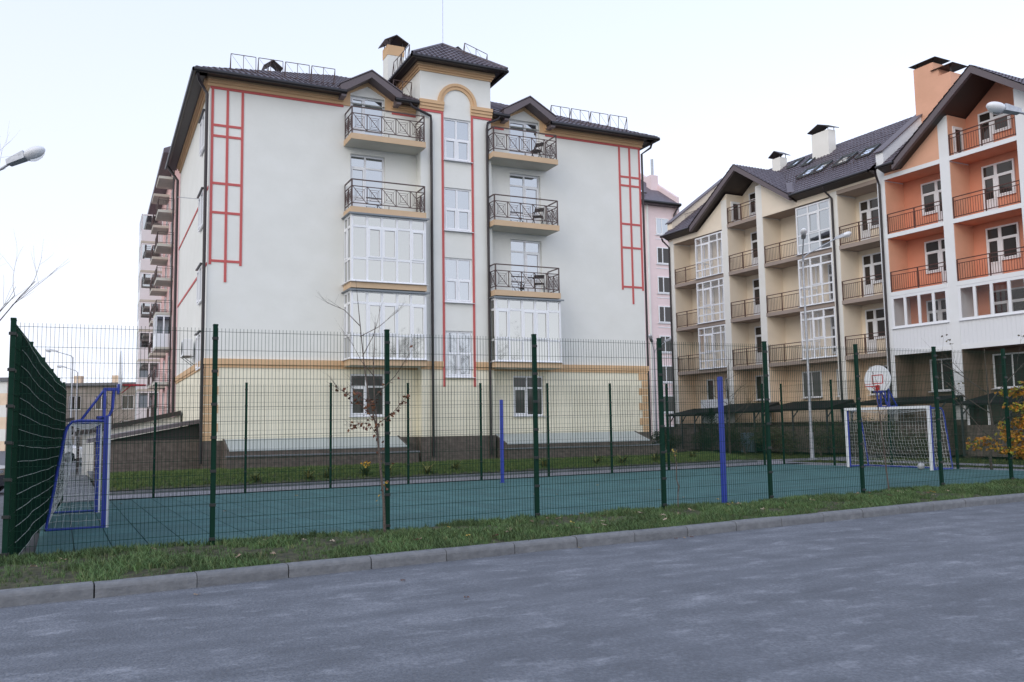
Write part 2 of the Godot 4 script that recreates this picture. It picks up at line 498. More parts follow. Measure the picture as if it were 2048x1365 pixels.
# ---------------------------------------------------------------- the cream building with the stair tower
func build_main() -> void:
	var b = thing("apartment_building", "cream five-storey building with square stair tower and thin red trim lines", "building", MAIN_O, ANG_MAIN)
	var xl = -8.65
	var xr = 10.4
	var wl = Vector2(-2.63, 4.40)      # the two balcony axes
	var mb = MB.new()
	var dl = [[-3.33, -1.91], [3.66, 5.14]]
	var holes_up = []
	for d in dl:
		for f in [3.92, 6.87, 9.77, 12.66]:
			holes_up.append([d[0], f + 0.02, d[1], minf(f + 2.43, 14.3)])
	wall(mb, xl, xr, 3.65, 14.3, 0.0, holes_up, 0.22)
	# the other three sides
	mb.quad(Vector3(xl, -0.6, -12.4), Vector3(xl, -0.6, 0), Vector3(xl, 14.5, 0), Vector3(xl, 14.5, -12.4))
	mb.quad(Vector3(xr, -0.6, 0), Vector3(xr, -0.6, -12.4), Vector3(xr, 14.5, -12.4), Vector3(xr, 14.5, 0))
	mb.quad(Vector3(xr, -0.6, -12.4), Vector3(xl, -0.6, -12.4), Vector3(xl, 14.5, -12.4), Vector3(xr, 14.5, -12.4))
	obj("wall", mb, M.cream, b)
	mb = MB.new()
	wall(mb, xl - 0.01, xr + 0.01, 0.97, 3.65, 0.02, [[-3.33, 1.80, -1.93, 3.44], [3.66, 1.74, 5.12, 3.44]], 0.24)
	mb.quad(Vector3(xl - 0.01, 0.97, -12.4), Vector3(xl - 0.01, 0.97, 0.02), Vector3(xl - 0.01, 3.65, 0.02), Vector3(xl - 0.01, 3.65, -12.4))
	var lw = obj("ground_floor_wall", mb, M.cream_low, b)
	lw.set_meta("label", "pale yellow ground floor wall")
	mb = MB.new()      # cornice band over the ground floor
	for q in [[xl - 0.08, xr + 0.08, 3.72, 3.94, 0.10], [xl - 0.05, xr + 0.05, 3.62, 3.72, 0.06]]:
		mb.box(q[0], q[2], -0.1, q[1], q[3], q[4])
		mb.box(q[0], q[2], -12.3, xl + 0.1, q[3], -0.1)
	obj("cornice", mb, M.tan, b)
	mb = MB.new()      # brown clad plinth
	mb.box(xl - 0.03, -0.7, -12.35, xr + 0.03, 0.97, 0.05)
	obj("plinth", mb, M.plinth, b)
	# quoins on both front corners
	var qs = MB.new()
	qs.cbox(0, 0, 0, 0.48, 0.30, 0.03, 0.004)
	var qshort = MB.new()
	qshort.cbox(0, 0, 0, 0.30, 0.30, 0.03, 0.004)
	var qm = [qs.mesh(), qshort.mesh()]
	for k in 8:
		for side in 2:
			var o = obj("quoin", qm[k % 2], M.tan, b)
			var w = 0.48 if k % 2 == 0 else 0.30
			o.position = Vector3(xl - 0.02 if side == 0 else xr + 0.02 - w, 3.3 - k * 0.335, 0.015)
			if side == 0:
				var o2 = obj("quoin", qm[(k + 1) % 2], M.tan, b)
				var w2 = 0.30 if k % 2 == 0 else 0.48
				o2.rotation.y = -PI / 2
				o2.position = Vector3(xl - 0.005, 3.3 - k * 0.335, -w2 + 0.0)
	# thin red lines painted as raised bands
	for side in [[-8.56, -8.02, -7.48], [9.25, 9.80, 10.34]]:
		mb = MB.new()
		for k in 3:
			mb.box(side[k] - 0.045, (6.76 if k == 1 else 7.40), 0.0, side[k] + 0.045, 14.06, 0.025)
		for y in [12.66, 12.25, 10.45, 9.35, 7.54]:
			mb.box(side[0], y - 0.045, 0.0, side[2], y + 0.045, 0.022)
		obj("trim", mb, M.red_trim, b)
	for seg in [[xl, -3.62], [-1.62, -0.6], [2.56, 3.4], [5.42, xr]]:
		mb = MB.new()
		mb.box(seg[0], 14.04, 0.0, seg[1], 14.13, 0.03)
		obj("trim", mb, M.red_trim, b)
	for y in [10.28, 7.42]:
		mb = MB.new()
		mb.box(xl - 0.025, y - 0.05, -12.3, xl, y + 0.05, 0.0)
		obj("trim", mb, M.red_trim, b)
	# tan cornice under the eaves
	for seg in [[xl - 0.1, -3.62], [-1.66, -0.62], [2.56, 3.42], [5.36, xr + 0.1]]:
		mb = MB.new()
		mb.box(seg[0], 14.13, -0.05, seg[1], 14.24, 0.07); mb.box(seg[0], 14.24, -0.05, seg[1], 14.34, 0.13); mb.box(seg[0], 14.34, -0.05, seg[1], 14.5, 0.2)
		obj("eaves_cornice", mb, M.tan, b)
	mb = MB.new()
	var mc = MB.new()
	for q in [[14.13, 14.24, 0.07], [14.24, 14.34, 0.13], [14.34, 14.5, 0.2]]:
		mb.box(xl - q[2], q[0], -12.3, xl, q[1], -0.05)
		mc.box(xr, q[0], -12.3, xr + q[2], q[1], -0.05)
	obj("eaves_cornice", mb, M.tan, b)
	obj("eaves_cornice", mc, M.tan, b)
	# ---- stair tower
	var tx0 = -0.59
	var tx1 = 2.55
	var tz = 0.55
	mb = MB.new()
	var tw = [[0.42, 12.23, 1.62, 14.02], [0.42, 9.29, 1.62, 11.09], [0.42, 6.35, 1.62, 8.18], [0.42, 3.32, 1.62, 5.19]]
	wall(mb, tx0, tx1, 3.65, 16.2, tz, tw, 0.15)
	mb.quad(Vector3(tx0, 3.65, -3), Vector3(tx0, 3.65, tz), Vector3(tx0, 16.2, tz), Vector3(tx0, 16.2, -3))
	mb.quad(Vector3(tx1, 3.65, tz), Vector3(tx1, 3.65, -3), Vector3(tx1, 16.2, -3), Vector3(tx1, 16.2, tz))
	mb.quad(Vector3(tx1, 14, -3), Vector3(tx0, 14, -3), Vector3(tx0, 16.2, -3), Vector3(tx1, 16.2, -3))
	obj("tower_wall", mb, M.cream, b)
	mb = MB.new()
	wall(mb, tx0, tx1, 0.97, 3.65, tz, [tw[3]], 0.15)
	mb.quad(Vector3(tx0, 0.97, -0.2), Vector3(tx0, 0.97, tz), Vector3(tx0, 3.65, tz), Vector3(tx0, 3.65, -0.2))
	mb.quad(Vector3(tx1, 0.97, tz), Vector3(tx1, 0.97, -0.2), Vector3(tx1, 3.65, -0.2), Vector3(tx1, 3.65, tz))
	obj("tower_wall", mb, M.cream_low, b)
	mb = MB.new()
	mb.box(tx0 - 0.03, -0.7, -0.1, tx1 + 0.03, 0.97, tz + 0.03)
	obj("plinth", mb, M.plinth, b)
	for w in tw:
		window(b, w[0], w[1], w[2], w[3], tz - 0.13, [0, 0.48, 1], [0, 0.52, 1], M.glass, [[0, 0], [1, 0]])
	mb = MB.new()
	for x in [0.36, 1.68]:
		mb = MB.new()
		mb.box(x - 0.045, 2.93, tz - 0.01, x + 0.045, 14.2, tz + 0.03)
		if x < 1: mb.box(tx0 - 0.02, 14.16, tz - 0.01, 0.405, 14.25, tz + 0.032)
		else: mb.box(1.635, 14.16, tz - 0.01, tx1 + 0.02, 14.25, tz + 0.032)
		obj("trim", mb, M.red_trim, b)
	mb = MB.new()     # moulded band with the blind arch
	for q in [[tx0 - 0.05, 0.42], [1.62, tx1 + 0.05]]:
		mb.box(q[0], 14.26, tz - 0.01, q[1], 14.38, tz + 0.05); mb.box(q[0], 14.38, tz - 0.01, q[1], 14.50, tz + 0.09); mb.box(q[0], 14.50, tz - 0.01, q[1], 14.64, tz + 0.13)
	for ring in [[0.61, 0.74, 0.06], [0.74, 0.86, 0.1]]:
		for k in 24:
			var a0 = PI * k / 24
			var a1 = PI * (k + 1) / 24
			var pts = PackedVector2Array([Vector2(cos(a0), sin(a0)) * ring[0], Vector2(cos(a0), sin(a0)) * ring[1], Vector2(cos(a1), sin(a1)) * ring[1], Vector2(cos(a1), sin(a1)) * ring[0]])
			for e in 4: pts[e] += Vector2(1.02, 14.645)
			mb.extrude(pts, tz - 0.01, tz + ring[2])
	obj("arch_moulding", mb, M.tan, b)
	for q in [[tx0 - 0.06, 0.31], [1.73, tx1 + 0.06]]:
		mb = MB.new()
		mb.box(q[0], 3.72, tz - 0.01, q[1], 3.94, tz + 0.09); mb.box(q[0] + 0.02, 3.62, tz - 0.01, q[1] - 0.02, 3.722, tz + 0.05)
		obj("cornice", mb, M.tan, b)
	mb = MB.new()
	for q in [[15.86, 15.94, 0.05], [15.94, 16.03, 0.10], [16.03, 16.2, 0.16]]:
		mb.box(tx0 - q[2], q[0], -3.0, tx1 + q[2], q[1], tz + q[2])
	obj("tower_cornice", mb, M.tan, b)
	# tower roof: a tiled pyramid with boxed eaves
	var tr = part("tower_roof", b)
	var ex0 = -1.12
	var ex1 = 3.10
	var ez0 = -3.1
	var ez1 = 1.12
	var apex = Vector3(0.99, 17.86, -0.99)
	mb = MB.new()
	var half = 2.11
	var rise = apex.y - 16.28
	var sl = sqrt(half * half + rise * rise)
	for k in 4:
		var ang = PI / 2 * k
		var ux = Vector3(1, 0, 0).rotated(Vector3.UP, ang)
		var out = Vector3(0, 0, 1).rotated(Vector3.UP, ang)
		var o = Vector3(apex.x, 16.28, apex.z) + out * half
		tile_roof(mb, o, ux, (-out * half + Vector3.UP * rise) / sl, sl, -half, half, 0.0, 0.0, 0.22, 0.3)
	obj("tiles", mb, M.roof, tr)
	mb = MB.new()
	mb.hexa([Vector3(ex0 + 0.25, 16.17, ez1 - 0.25), Vector3(ex1 - 0.25, 16.17, ez1 - 0.25), Vector3(ex1 - 0.25, 16.17, ez0 + 0.25), Vector3(ex0 + 0.25, 16.17, ez0 + 0.25), Vector3(ex0, 16.27, ez1), Vector3(ex1, 16.27, ez1), Vector3(ex1, 16.27, ez0), Vector3(ex0, 16.27, ez0)])
	obj("soffit", mb, M.fascia, tr)
	mb = MB.new()
	var cs = [Vector3(ex0, 16.2, ez1), Vector3(ex1, 16.2, ez1), Vector3(ex1, 16.2, ez0), Vector3(ex0, 16.2, ez0)]
	for k in 4: gutter(mb, cs[k], cs[(k + 1) % 4], 0.075)
	obj("gutter", mb, M.gutter, tr)
	mb = MB.new()
	for k in 4: mb.rod(cs[k] + Vector3(0, 0.12, 0), apex + Vector3(0, 0.03, 0), 0.055, 6)
	obj("ridge_cap", mb, M.roof, tr)
	snow_guard(tr, Vector3(1.55, 16.95, 0.15), Vector3(2.6, 16.6, 0.2), 1, 0.62, M.rail)
	snow_guard(tr, Vector3(-0.9, 16.45, 0.2), Vector3(-0.95, 16.45, -1.8), 2, 0.6, M.rail)
	snow_guard(tr, Vector3(2.9, 16.45, -0.2), Vector3(2.9, 16.45, -1.6), 1, 0.6, M.rail)
	pipe_run(tr, "lightning_rod", [apex + Vector3(0.1, -0.1, -0.2), apex + Vector3(0.12, 2.9, -0.2)], 0.012, M.galv)
	# ---- main hipped roof
	var rf = part("roof", b)
	mb = MB.new()
	var ey = 14.55
	var ox = 0.6
	var run = 6.8
	var tanp = 0.488
	var slope = run * sqrt(1 + tanp * tanp)
	var up = Vector3(0, tanp, -1).normalized()
	var wd = xr - xl + 2 * ox
	var k1 = sqrt(1 + tanp * tanp)
	var ro = Vector3(xl - ox, ey, ox)
	for seg in [[0.0, 5.5, 1.0, 5.5], [7.6, 8.66, 7.6, 8.66], [11.8, 12.65, 11.8, 12.65], [14.65, wd, 14.65, wd - 1.0]]:
		tile_roof(mb, ro, Vector3(1, 0, 0), up, k1, seg[0], seg[1], seg[2], seg[3])
	tile_roof(mb, ro + up * k1, Vector3(1, 0, 0), up, slope - k1, 1.0, wd - 1.0, run, wd - run)
	tile_roof(mb, Vector3(xl - ox, ey, ox - 2 * run), Vector3(0, 0, 1), Vector3(1, tanp, 0).normalized(), slope, 0, 2 * run, run, run)
	tile_roof(mb, Vector3(xr + ox, ey, ox), Vector3(0, 0, -1), Vector3(-1, tanp, 0).normalized(), slope, 0, 2 * run, run, run)
	tile_roof(mb, Vector3(xr + ox, ey, ox - 2 * run), Vector3(-1, 0, 0), Vector3(0, tanp, 1).normalized(), slope, 0, xr - xl + 2 * ox, run, xr - xl + 2 * ox - run, 0.8)
	obj("tiles", mb, M.roof, rf)
	mb = MB.new()
	for seg in [[xl - ox, -3.68], [-1.60, -0.62], [2.58, 3.42], [5.38, xr + ox]]:
		mb.box(seg[0], 14.42, 0.15, seg[1], 14.56, ox)
	mb.box(xl - ox, 14.42, -12.9, xl - 0.15, 14.56, ox - 0.002)
	mb.box(xr + 0.15, 14.42, -12.9, xr + ox, 14.56, ox - 0.002)
	obj("soffit", mb, M.fascia, rf)
	for seg in [[xl - ox - 0.05, -3.64], [-1.66, -0.66], [2.62, 3.40], [5.40, xr + ox + 0.05]]:
		mb = MB.new()
		gutter(mb, Vector3(seg[0], 14.45, ox + 0.03), Vector3(seg[1], 14.45, ox + 0.03), 0.085)
		obj("gutter", mb, M.gutter, rf)
	mb = MB.new()
	gutter(mb, Vector3(xl - ox - 0.03, 14.45, ox + 0.05), Vector3(xl - ox - 0.03, 14.45, -12.9), 0.085)
	obj("gutter", mb, M.gutter, rf)
	mb = MB.new()
	gutter(mb, Vector3(xr + ox + 0.03, 14.45, ox + 0.05), Vector3(xr + ox + 0.03, 14.45, -12.9), 0.085)
	obj("gutter", mb, M.gutter, rf)
	snow_guard(rf, Vector3(-7.95, 14.95, -0.25), Vector3(-3.85, 15.0, -0.25), 4, 0.66, M.rail)
	snow_guard(rf, Vector3(5.85, 14.95, -0.25), Vector3(9.95, 14.95, -0.25), 4, 0.66, M.rail)
	snow_guard(rf, Vector3(-1.55, 14.85, 0.0), Vector3(-0.75, 14.85, 0.0), 1, 0.66, M.rail)
	chimney(b, -0.95, -0.2, -3.35, -2.65, 15.5, 18.2, M.cream)
	var tb = MB.new()
	tb.box(-0.965, 17.75, -3.365, -0.185, 18.21, -2.635)
	obj("chimney_band", tb, M.tan, b)
	chimney(b, -5.85, -5.4, -4.7, -4.3, 16.0, 16.85, M.tan)
	chimney(b, 2.35, 2.95, -4.0, -3.4, 16.0, 18.55, M.tan)
	# dormers over the balcony axes
	for k in 2:
		var cx: float = wl[k]
		var d = part("dormer", b)
		mb = MB.new()
		var hw = 0.70 if k == 0 else 0.73
		mb.extrude(PackedVector2Array([Vector2(cx - 1.0, 14.3), Vector2(cx - hw, 14.3), Vector2(cx - hw, 14.6), Vector2(cx + hw, 14.6), Vector2(cx + hw, 14.3), Vector2(cx + 1.0, 14.3), Vector2(cx + 1.0, 14.62), Vector2(cx, 15.3), Vector2(cx - 1.0, 14.62)]), -0.3, 0.0)
		obj("gable_wall", mb, M.cream, d)
		mb = MB.new()
		mb.extrude(PackedVector2Array([Vector2(cx - 1.02, 14.12), Vector2(cx - hw - 0.02, 14.12), Vector2(cx - hw - 0.02, 14.66), Vector2(cx, 15.04), Vector2(cx + hw + 0.02, 14.66), Vector2(cx + hw + 0.02, 14.12), Vector2(cx + 1.02, 14.12), Vector2(cx + 1.02, 14.64), Vector2(cx, 15.3), Vector2(cx - 1.02, 14.64)]), -0.02, 0.06)
		obj("gable_band", mb, M.tan, d)
		mb = MB.new()
		mb.extrude(PackedVector2Array([Vector2(cx - 1.25, 14.52), Vector2(cx - 1.06, 14.52), Vector2(cx, 15.2), Vector2(cx + 1.06, 14.52), Vector2(cx + 1.25, 14.52), Vector2(cx + 1.25, 14.74), Vector2(cx, 15.45), Vector2(cx - 1.25, 14.74)]), -4.0, 0.62)
		for sx in [-1, 1]:
			mb.box(cx + sx * 1.12 - 0.1, 14.28, 0.1, cx + sx * 1.12 + 0.1, 14.53, 0.615)
		obj("gable_roof", mb, M.fascia_light, d)
		mb = MB.new()
		mb.extrude(PackedVector2Array([Vector2(cx - 1.28, 14.75), Vector2(cx, 15.47), Vector2(cx + 1.28, 14.75), Vector2(cx + 1.28, 14.79), Vector2(cx, 15.52), Vector2(cx - 1.28, 14.79)]), -4.0, 0.65)
		obj("roof_skin", mb, M.roof, d)
	# ---- balcony doors and ground floor windows
	for d in dl:
		var left: bool = d[0] < 0
		window(b, d[0], 12.68, d[1], 14.6, -0.2, [0, 0.42 if left else 0.58, 1], [0, 0.3, 1], M.glass, [[0, 1]], [[0 if left else 1, 0]], false)
		for f in [9.77, 6.87, 3.92]:
			window(b, d[0], f + 0.02, d[1], f + 2.43, -0.2, [0, 0.45 if left else 0.5, 1], [0, 0.27, 0.79, 1], M.glass, [[0 if left else 1, 1]], [[0 if left else 1, 0]], false)
	window(b, -3.33, 1.80, -1.93, 3.44, -0.14, [0, 0.47, 1], [0, 0.70, 1], M.glass_dark, [[0, 0]])
	window(b, 3.66, 1.74, 5.12, 3.44, -0.14, [0, 0.46, 1], [0, 0.70, 1], M.glass_dark, [[0, 0]])
	# ---- balconies
	for k in 2:
		var x0 = -3.59 if k == 0 else 2.40
		var x1 = -0.57 if k == 0 else 5.43
		var floors = [12.66, 9.78, 6.87, 3.92]
		for i in 4:
			var f: float = floors[i]
			var open = i < 2 or (k == 1 and i == 2)
			var p = part("balcony" if open else "glazed_balcony", b)
			var sb = MB.new()
			sb.box(x0 + 0.01, f - 0.22, 0.0, x1 - 0.01, f - 0.01, 1.08)
			obj("slab", sb, M.slab, p)
			sb = MB.new()
			sb.box(x0 - 0.01, f - 0.215, 1.06, x1 + 0.01, f + 0.01, 1.11); sb.box(x0 - 0.012, f - 0.215, 0.01, x0 + 0.03, f + 0.01, 1.06); sb.box(x1 - 0.03, f - 0.215, 0.01, x1 + 0.012, f + 0.01, 1.06)
			obj("edge_band", sb, M.slab_edge, p)
			if open:
				sb = MB.new()
				fancy_rail(sb, Vector3(x0 + 0.05, f, 1.06), Vector3(1, 0, 0), x1 - x0 - 0.1, 5)
				fancy_rail(sb, Vector3(x0 + 0.03, f, 0.05), Vector3(0, 0, 1), 1.0, 2)
				fancy_rail(sb, Vector3(x1 - 0.03, f, 0.05), Vector3(0, 0, 1), 1.0, 2)
				obj("railing", sb, M.rail, p)
			else:
				var top = f + 2.64
				glaze(p, x0, f + 0.01, x1, top, 1.02, [0, 0.21, 0.405, 0.605, 0.79, 1] if k == 0 else [0, 0.2, 0.4, 0.6, 0.8, 1], [0, 0.35, 0.82, 1], M.glass_bay, 0.085, [[1, 1], [2, 1], [4, 1]] if k == 0 else [[0, 1], [2, 1], [3, 1]])
				var xf = Transform3D(Basis(Vector3.UP, -PI / 2), Vector3(x0 + 0.07, 0, 0))
				glaze(p, 0.02, f + 0.01, 1.02, top, 0.0, [0, 0.5, 1], [0, 0.35, 0.82, 1], M.glass_bay, 0.085, [[0, 1]], xf)
				xf = Transform3D(Basis(Vector3.UP, PI / 2), Vector3(x1 - 0.07, 0, 1.02))
				glaze(p, 0.0, f + 0.01, 1.0, top, 0.0, [0, 0.5, 1], [0, 0.35, 0.82, 1], M.glass_bay, 0.085, [], xf)
				sb = MB.new()
				sb.box(x0 - 0.1, top + 0.002, 0.0, x1 + 0.1, top + 0.035, 1.22)
				sb.box(x0 - 0.1, top - 0.03, 1.19, x1 + 0.1, top + 0.002, 1.22)
				obj("drip_flashing", sb, M.flash, p)
				sb = MB.new()
				sb.box(x0 - 0.08, f + 0.011, 1.02, x1 + 0.05, f + 0.03, 1.2); sb.box(x0 - 0.09, f + 0.012, 0.0, x0 + 0.0, f + 0.03, 1.02)
				obj("sill", sb, M.sill, p)
	# things on a glazed balcony are left to the eye; light wells along the plinth
	for q in [[-7.95, -1.45], [2.75, 9.6]]:
		var p = part("light_well", b)
		mb = MB.new()
		mb.hexa([Vector3(q[0], 0.60, 1.3), Vector3(q[1], 0.60, 1.3), Vector3(q[1], 0.97, 0.05), Vector3(q[0], 0.97, 0.05), Vector3(q[0], 0.64, 1.3), Vector3(q[1], 0.64, 1.3), Vector3(q[1], 1.01, 0.05), Vector3(q[0], 1.01, 0.05)])
		obj("translucent_cover", mb, M.poly, p)
		mb = MB.new()
		mb.box(q[0] - 0.1, 0.42, 1.2, q[1] + 0.1, 0.595, 1.28)
		for x in [q[0] - 0.04, q[1] + 0.04]:
			mb.hexa([Vector3(x - 0.03, 0.4, 1.22), Vector3(x + 0.03, 0.4, 1.22), Vector3(x + 0.03, 0.4, 0.06), Vector3(x - 0.03, 0.4, 0.06), Vector3(x - 0.03, 0.66, 1.27), Vector3(x + 0.03, 0.66, 1.27), Vector3(x + 0.03, 1.03, 0.06), Vector3(x - 0.03, 1.03, 0.06)])
		obj("fascia", mb, M.plinth, p)
		mb = MB.new()
		mb.box(q[0] - 0.1, -0.8, 1.35, q[1] + 0.35, 0.40, 1.6)
		mb.box(q[0] - 0.1, -0.8, 0.05, q[0] + 0.1, 0.40, 1.35)
		mb.box(q[1] + 0.15, -0.8, 0.05, q[1] + 0.35, 0.40, 1.35)
		obj("parapet", mb, M.plinth, p)
		mb = MB.new()
		mb.cbox(q[0] - 0.14, 0.403, 1.31, q[1] + 0.39, 0.45, 1.64, 0.01)
		obj("coping", mb, M.concrete, p)
	# ---- pipes, side wall windows, air conditioner
	pipe_run(b, "downpipe", [Vector3(-1.05, 14.4, 0.62), Vector3(-0.95, 14.25, 0.62), Vector3(-0.18, 13.95, 0.68), Vector3(-0.16, 13.7, 0.66), Vector3(-0.16, 0.2, 0.66)], 0.055, M.pipe)
	pipe_run(b, "downpipe", [Vector3(2.95, 14.4, 0.62), Vector3(2.85, 14.25, 0.62), Vector3(2.35, 14.0, 0.68), Vector3(2.32, 13.75, 0.66), Vector3(2.32, 0.2, 0.66)], 0.055, M.pipe)
	pipe_run(b, "downpipe", [Vector3(xl - 0.5, 14.4, 0.5), Vector3(xl - 0.45, 14.15, 0.45), Vector3(xl - 0.12, 13.8, 0.06), Vector3(xl - 0.12, 0.15, 0.06)], 0.06, M.pipe)
	pipe_run(b, "downpipe", [Vector3(xr + 0.45, 14.4, 0.4), Vector3(xr + 0.4, 14.1, 0.3), Vector3(xr + 0.1, 13.85, 0.0), Vector3(xr + 0.1, 0.15, 0.0)], 0.05, M.pipe)
	pipe_run(b, "downpipe", [Vector3(xl - 0.6, 14.35, -12.2), Vector3(xl - 0.15, 13.7, -12.1), Vector3(xl - 0.15, 2.2, -12.1)], 0.07, M.pipe)
	for y in [12.9, 9.85, 6.95, 4.4]:
		var p = part("window", b)
		p.rotation.y = -PI / 2
		p.position = Vector3(xl - 0.02, 0, 0)
		glaze(p, -2.5, y - 0.75, -1.05, y + 0.6, 0.0, [0, 0.5, 1], [0, 1], M.glass, 0.07, [[0, 0]])
		var sb = MB.new()
		sb.box(-2.6, y + 0.62, 0.0, -0.95, y + 0.66, 0.14)
		obj("hood", sb, M.pipe, p)
	var ac = part("air_conditioner", b)
	ac.position = Vector3(xl - 0.05, 4.25, -3.4)
	ac.rotation.y = -PI / 2
	mb = MB.new()
	mb.cbox(-1.0, 0.06, 0.08, 0.0, 0.72, 0.42, 0.02)
	obj("casing", mb, M.white_paint, ac)
	mb = MB.new()
	for k in 9: mb.tube(arc_ring(Vector3(-0.62, 0.39, 0.425), 0.05 + 0.028 * k, 20), [0.005], 4, false)
	obj("fan_guard", mb, M.lamp_dark, ac)
	mb = MB.new()
	for x in [-0.85, -0.15]:
		mb.bar(Vector3(x, 0.03, 0.0), Vector3(x, 0.03, 0.46), 0.03, 0.03); mb.bar(Vector3(x, -0.3, 0.0), Vector3(x, 0.03, 0.42), 0.02, 0.02)
	obj("bracket", mb, M.lamp_dark, ac)
	pipe_run(b, "aerial", [Vector3(xl, 10.3, -2.0), Vector3(xl - 0.9, 10.35, -2.2)], 0.012, M.galv)
func arc_ring(o: Vector3, r: float, n: int) -> Array:
	var a = []
	for k in n + 1: a.append(o + Vector3(cos(TAU * k / n), sin(TAU * k / n), 0) * r)
	return a

# ---------------------------------------------------------------- the cream and orange row on the right
const FL := [5.0, 7.93, 10.86, 13.85]
func loggia_slab(b: Node, x0: float, x1: float, f: float, edge: Material, under: Material, rail := true, posts := [0.0, 1.0], rx1 := 999.0) -> Node3D:
	var p = part("balcony", b)
	var mb = MB.new()
	mb.box(x0, f - 0.2, -1.38, x1, f, -0.02)
	obj("slab", mb, under, p)
	mb = MB.new()
	mb.box(x0, f - 0.205, -0.02, x1, f + 0.003, 0.02)
	obj("edge_band", mb, edge, p)
	if rail:
		mb = MB.new()
		bar_rail(mb, Vector3(x0 + 0.03, f, -0.05), Vector3(1, 0, 0), minf(rx1, x1) - x0 - 0.06, posts)
		obj("railing", mb, M.rail_r, p)
	return p
func gable(b: Node, cx: float, hw: float, foot: float, apex: float, back: float) -> void:
	var g = part("gable_roof", b)
	var mb = MB.new()
	var th = 0.34
	mb.extrude(PackedVector2Array([Vector2(cx - hw, foot - 0.05), Vector2(cx, apex - th), Vector2(cx + hw, foot - 0.05), Vector2(cx + hw, foot + th * 0.7), Vector2(cx, apex), Vector2(cx - hw, foot + th * 0.7)]), 0.42, 0.6)
	obj("bargeboard", mb, M.fascia_light, g)
	mb = MB.new()
	mb.extrude(PackedVector2Array([Vector2(cx - hw + 0.05, foot + 0.02), Vector2(cx, apex - th + 0.06), Vector2(cx + hw - 0.05, foot + 0.02), Vector2(cx + hw - 0.05, foot + 0.12), Vector2(cx, apex - 0.16), Vector2(cx - hw + 0.05, foot + 0.12)]), back, 0.42)
	obj("soffit", mb, M.fascia, g)
	mb = MB.new()
	var run = hw + 0.05
	var rise = apex - foot - th * 0.7
	var sl = sqrt(run * run + rise * rise)
	var dz = 0.64 - back
	tile_roof(mb, Vector3(cx - run, foot + th * 0.7 + 0.02, back), Vector3(0, 0, 1), Vector3(run, rise, 0) / sl, sl, 0, dz, 0, dz, 0.24, 0.35)
	tile_roof(mb, Vector3(cx + run, foot + th * 0.7 + 0.02, 0.64), Vector3(0, 0, -1), Vector3(-run, rise, 0) / sl, sl, 0, dz, 0, dz, 0.24, 0.35)
	obj("tiles", mb, M.roof, g)
func firewall(b: Node, x0: float, x1: float, m: Material) -> void:
	var mb = MB.new()
	var pr = [Vector2(0.0, 13.9), Vector2(0.0, 15.17), Vector2(-5.0, 18.87), Vector2(-10.0, 15.17), Vector2(-10.0, 13.9)]
	for k in 5:
		var p: Vector2 = pr[k]
		var q: Vector2 = pr[(k + 1) % 5]
		mb.quad(Vector3(x0, p.y, p.x), Vector3(x1, p.y, p.x), Vector3(x1, q.y, q.x), Vector3(x0, q.y, q.x))
	for sx in [x0, x1]:
		for k in 3:
			mb.tri(Vector3(sx, pr[0].y, pr[0].x), Vector3(sx, pr[k + 1].y, pr[k + 1].x), Vector3(sx, pr[k + 2].y, pr[k + 2].x))
	obj("fire_wall", mb, m, b)
	mb = MB.new()
	mb.bar(Vector3((x0 + x1) / 2, 15.13, 0.12), Vector3((x0 + x1) / 2, 18.92, -5.0), x1 - x0 + 0.16, 0.06)
	obj("coping", mb, M.fascia_light, b)
func front_door(b: Node, x0: float, x1: float, f: float, cols: Array, door: int, g: Material, top := 2.45) -> void:
	# door leaf reaching the floor in one column, window with sill in the other
	var p = part("balcony_door", b)
	var w = x1 - x0
	var xm: float = x0 + w * cols[1]
	var a = [x0, xm]
	var e = [xm, x1]
	for k in 2:
		if k == door:
			glaze(p, a[k], f + 0.02, e[k], f + top, -1.38, [0, 1], [0, 0.3, 0.77, 1], g, 0.075, [[0, 1]], Transform3D.IDENTITY, [[0, 0]])
		else:
			glaze(p, a[k], f + 0.85, e[k], f + top, -1.38, [0, 1], [0, 0.65, 1], g, 0.075, [[0, 0]])
func canopy_roof(b: Node, x0: float, x1: float, y_out: float, y_in: float, z1: float) -> void:
	var p = part("entrance_canopy", b)
	var mb = MB.new()
	var d = 0.9
	mb.hexa([Vector3(x0, y_out - 0.08, z1), Vector3(x1, y_out - 0.08, z1), Vector3(x1, y_out - 0.08, -0.2), Vector3(x0, y_out - 0.08, -0.2), Vector3(x0, y_out, z1), Vector3(x1, y_out, z1), Vector3(x1, y_in, 0.0), Vector3(x0 + d, y_in, 0.0)])
	mb.quad(Vector3(x0, y_out, -0.2), Vector3(x0, y_out, z1), Vector3(x0 + d, y_in, 0.0), Vector3(x0 + d, y_in, -0.2))
	obj("roof_sheet", mb, M.canopy, p)
	mb = MB.new()
	mb.box(x0 + 0.3, 0.0, 0.1, x1 - 0.1, 1.35, z1 - 0.35)
	obj("side_wall", mb, M.plinth, p)
	mb = MB.new()
	for x in [x0 + 0.25, (x0 + x1) / 2, x1 - 0.2]:
		mb.bar(Vector3(x, 0.0, z1 - 0.15), Vector3(x, y_out - 0.08, z1 - 0.15), 0.07, 0.07)
		mb.bar(Vector3(x, y_out - 0.5, z1 - 0.15), Vector3(x + 0.4, y_out - 0.08, z1 - 0.15), 0.05, 0.05)
	obj("support", mb, M.lamp_dark, p)
func fin(b: Node, x0: float, x1: float, y0: float, y1: float, m: Material) -> void:
	var mb = MB.new()
	mb.box(x0, y0, -1.42, x1, y1, 0.0)
	obj("pilaster", mb, m, b)
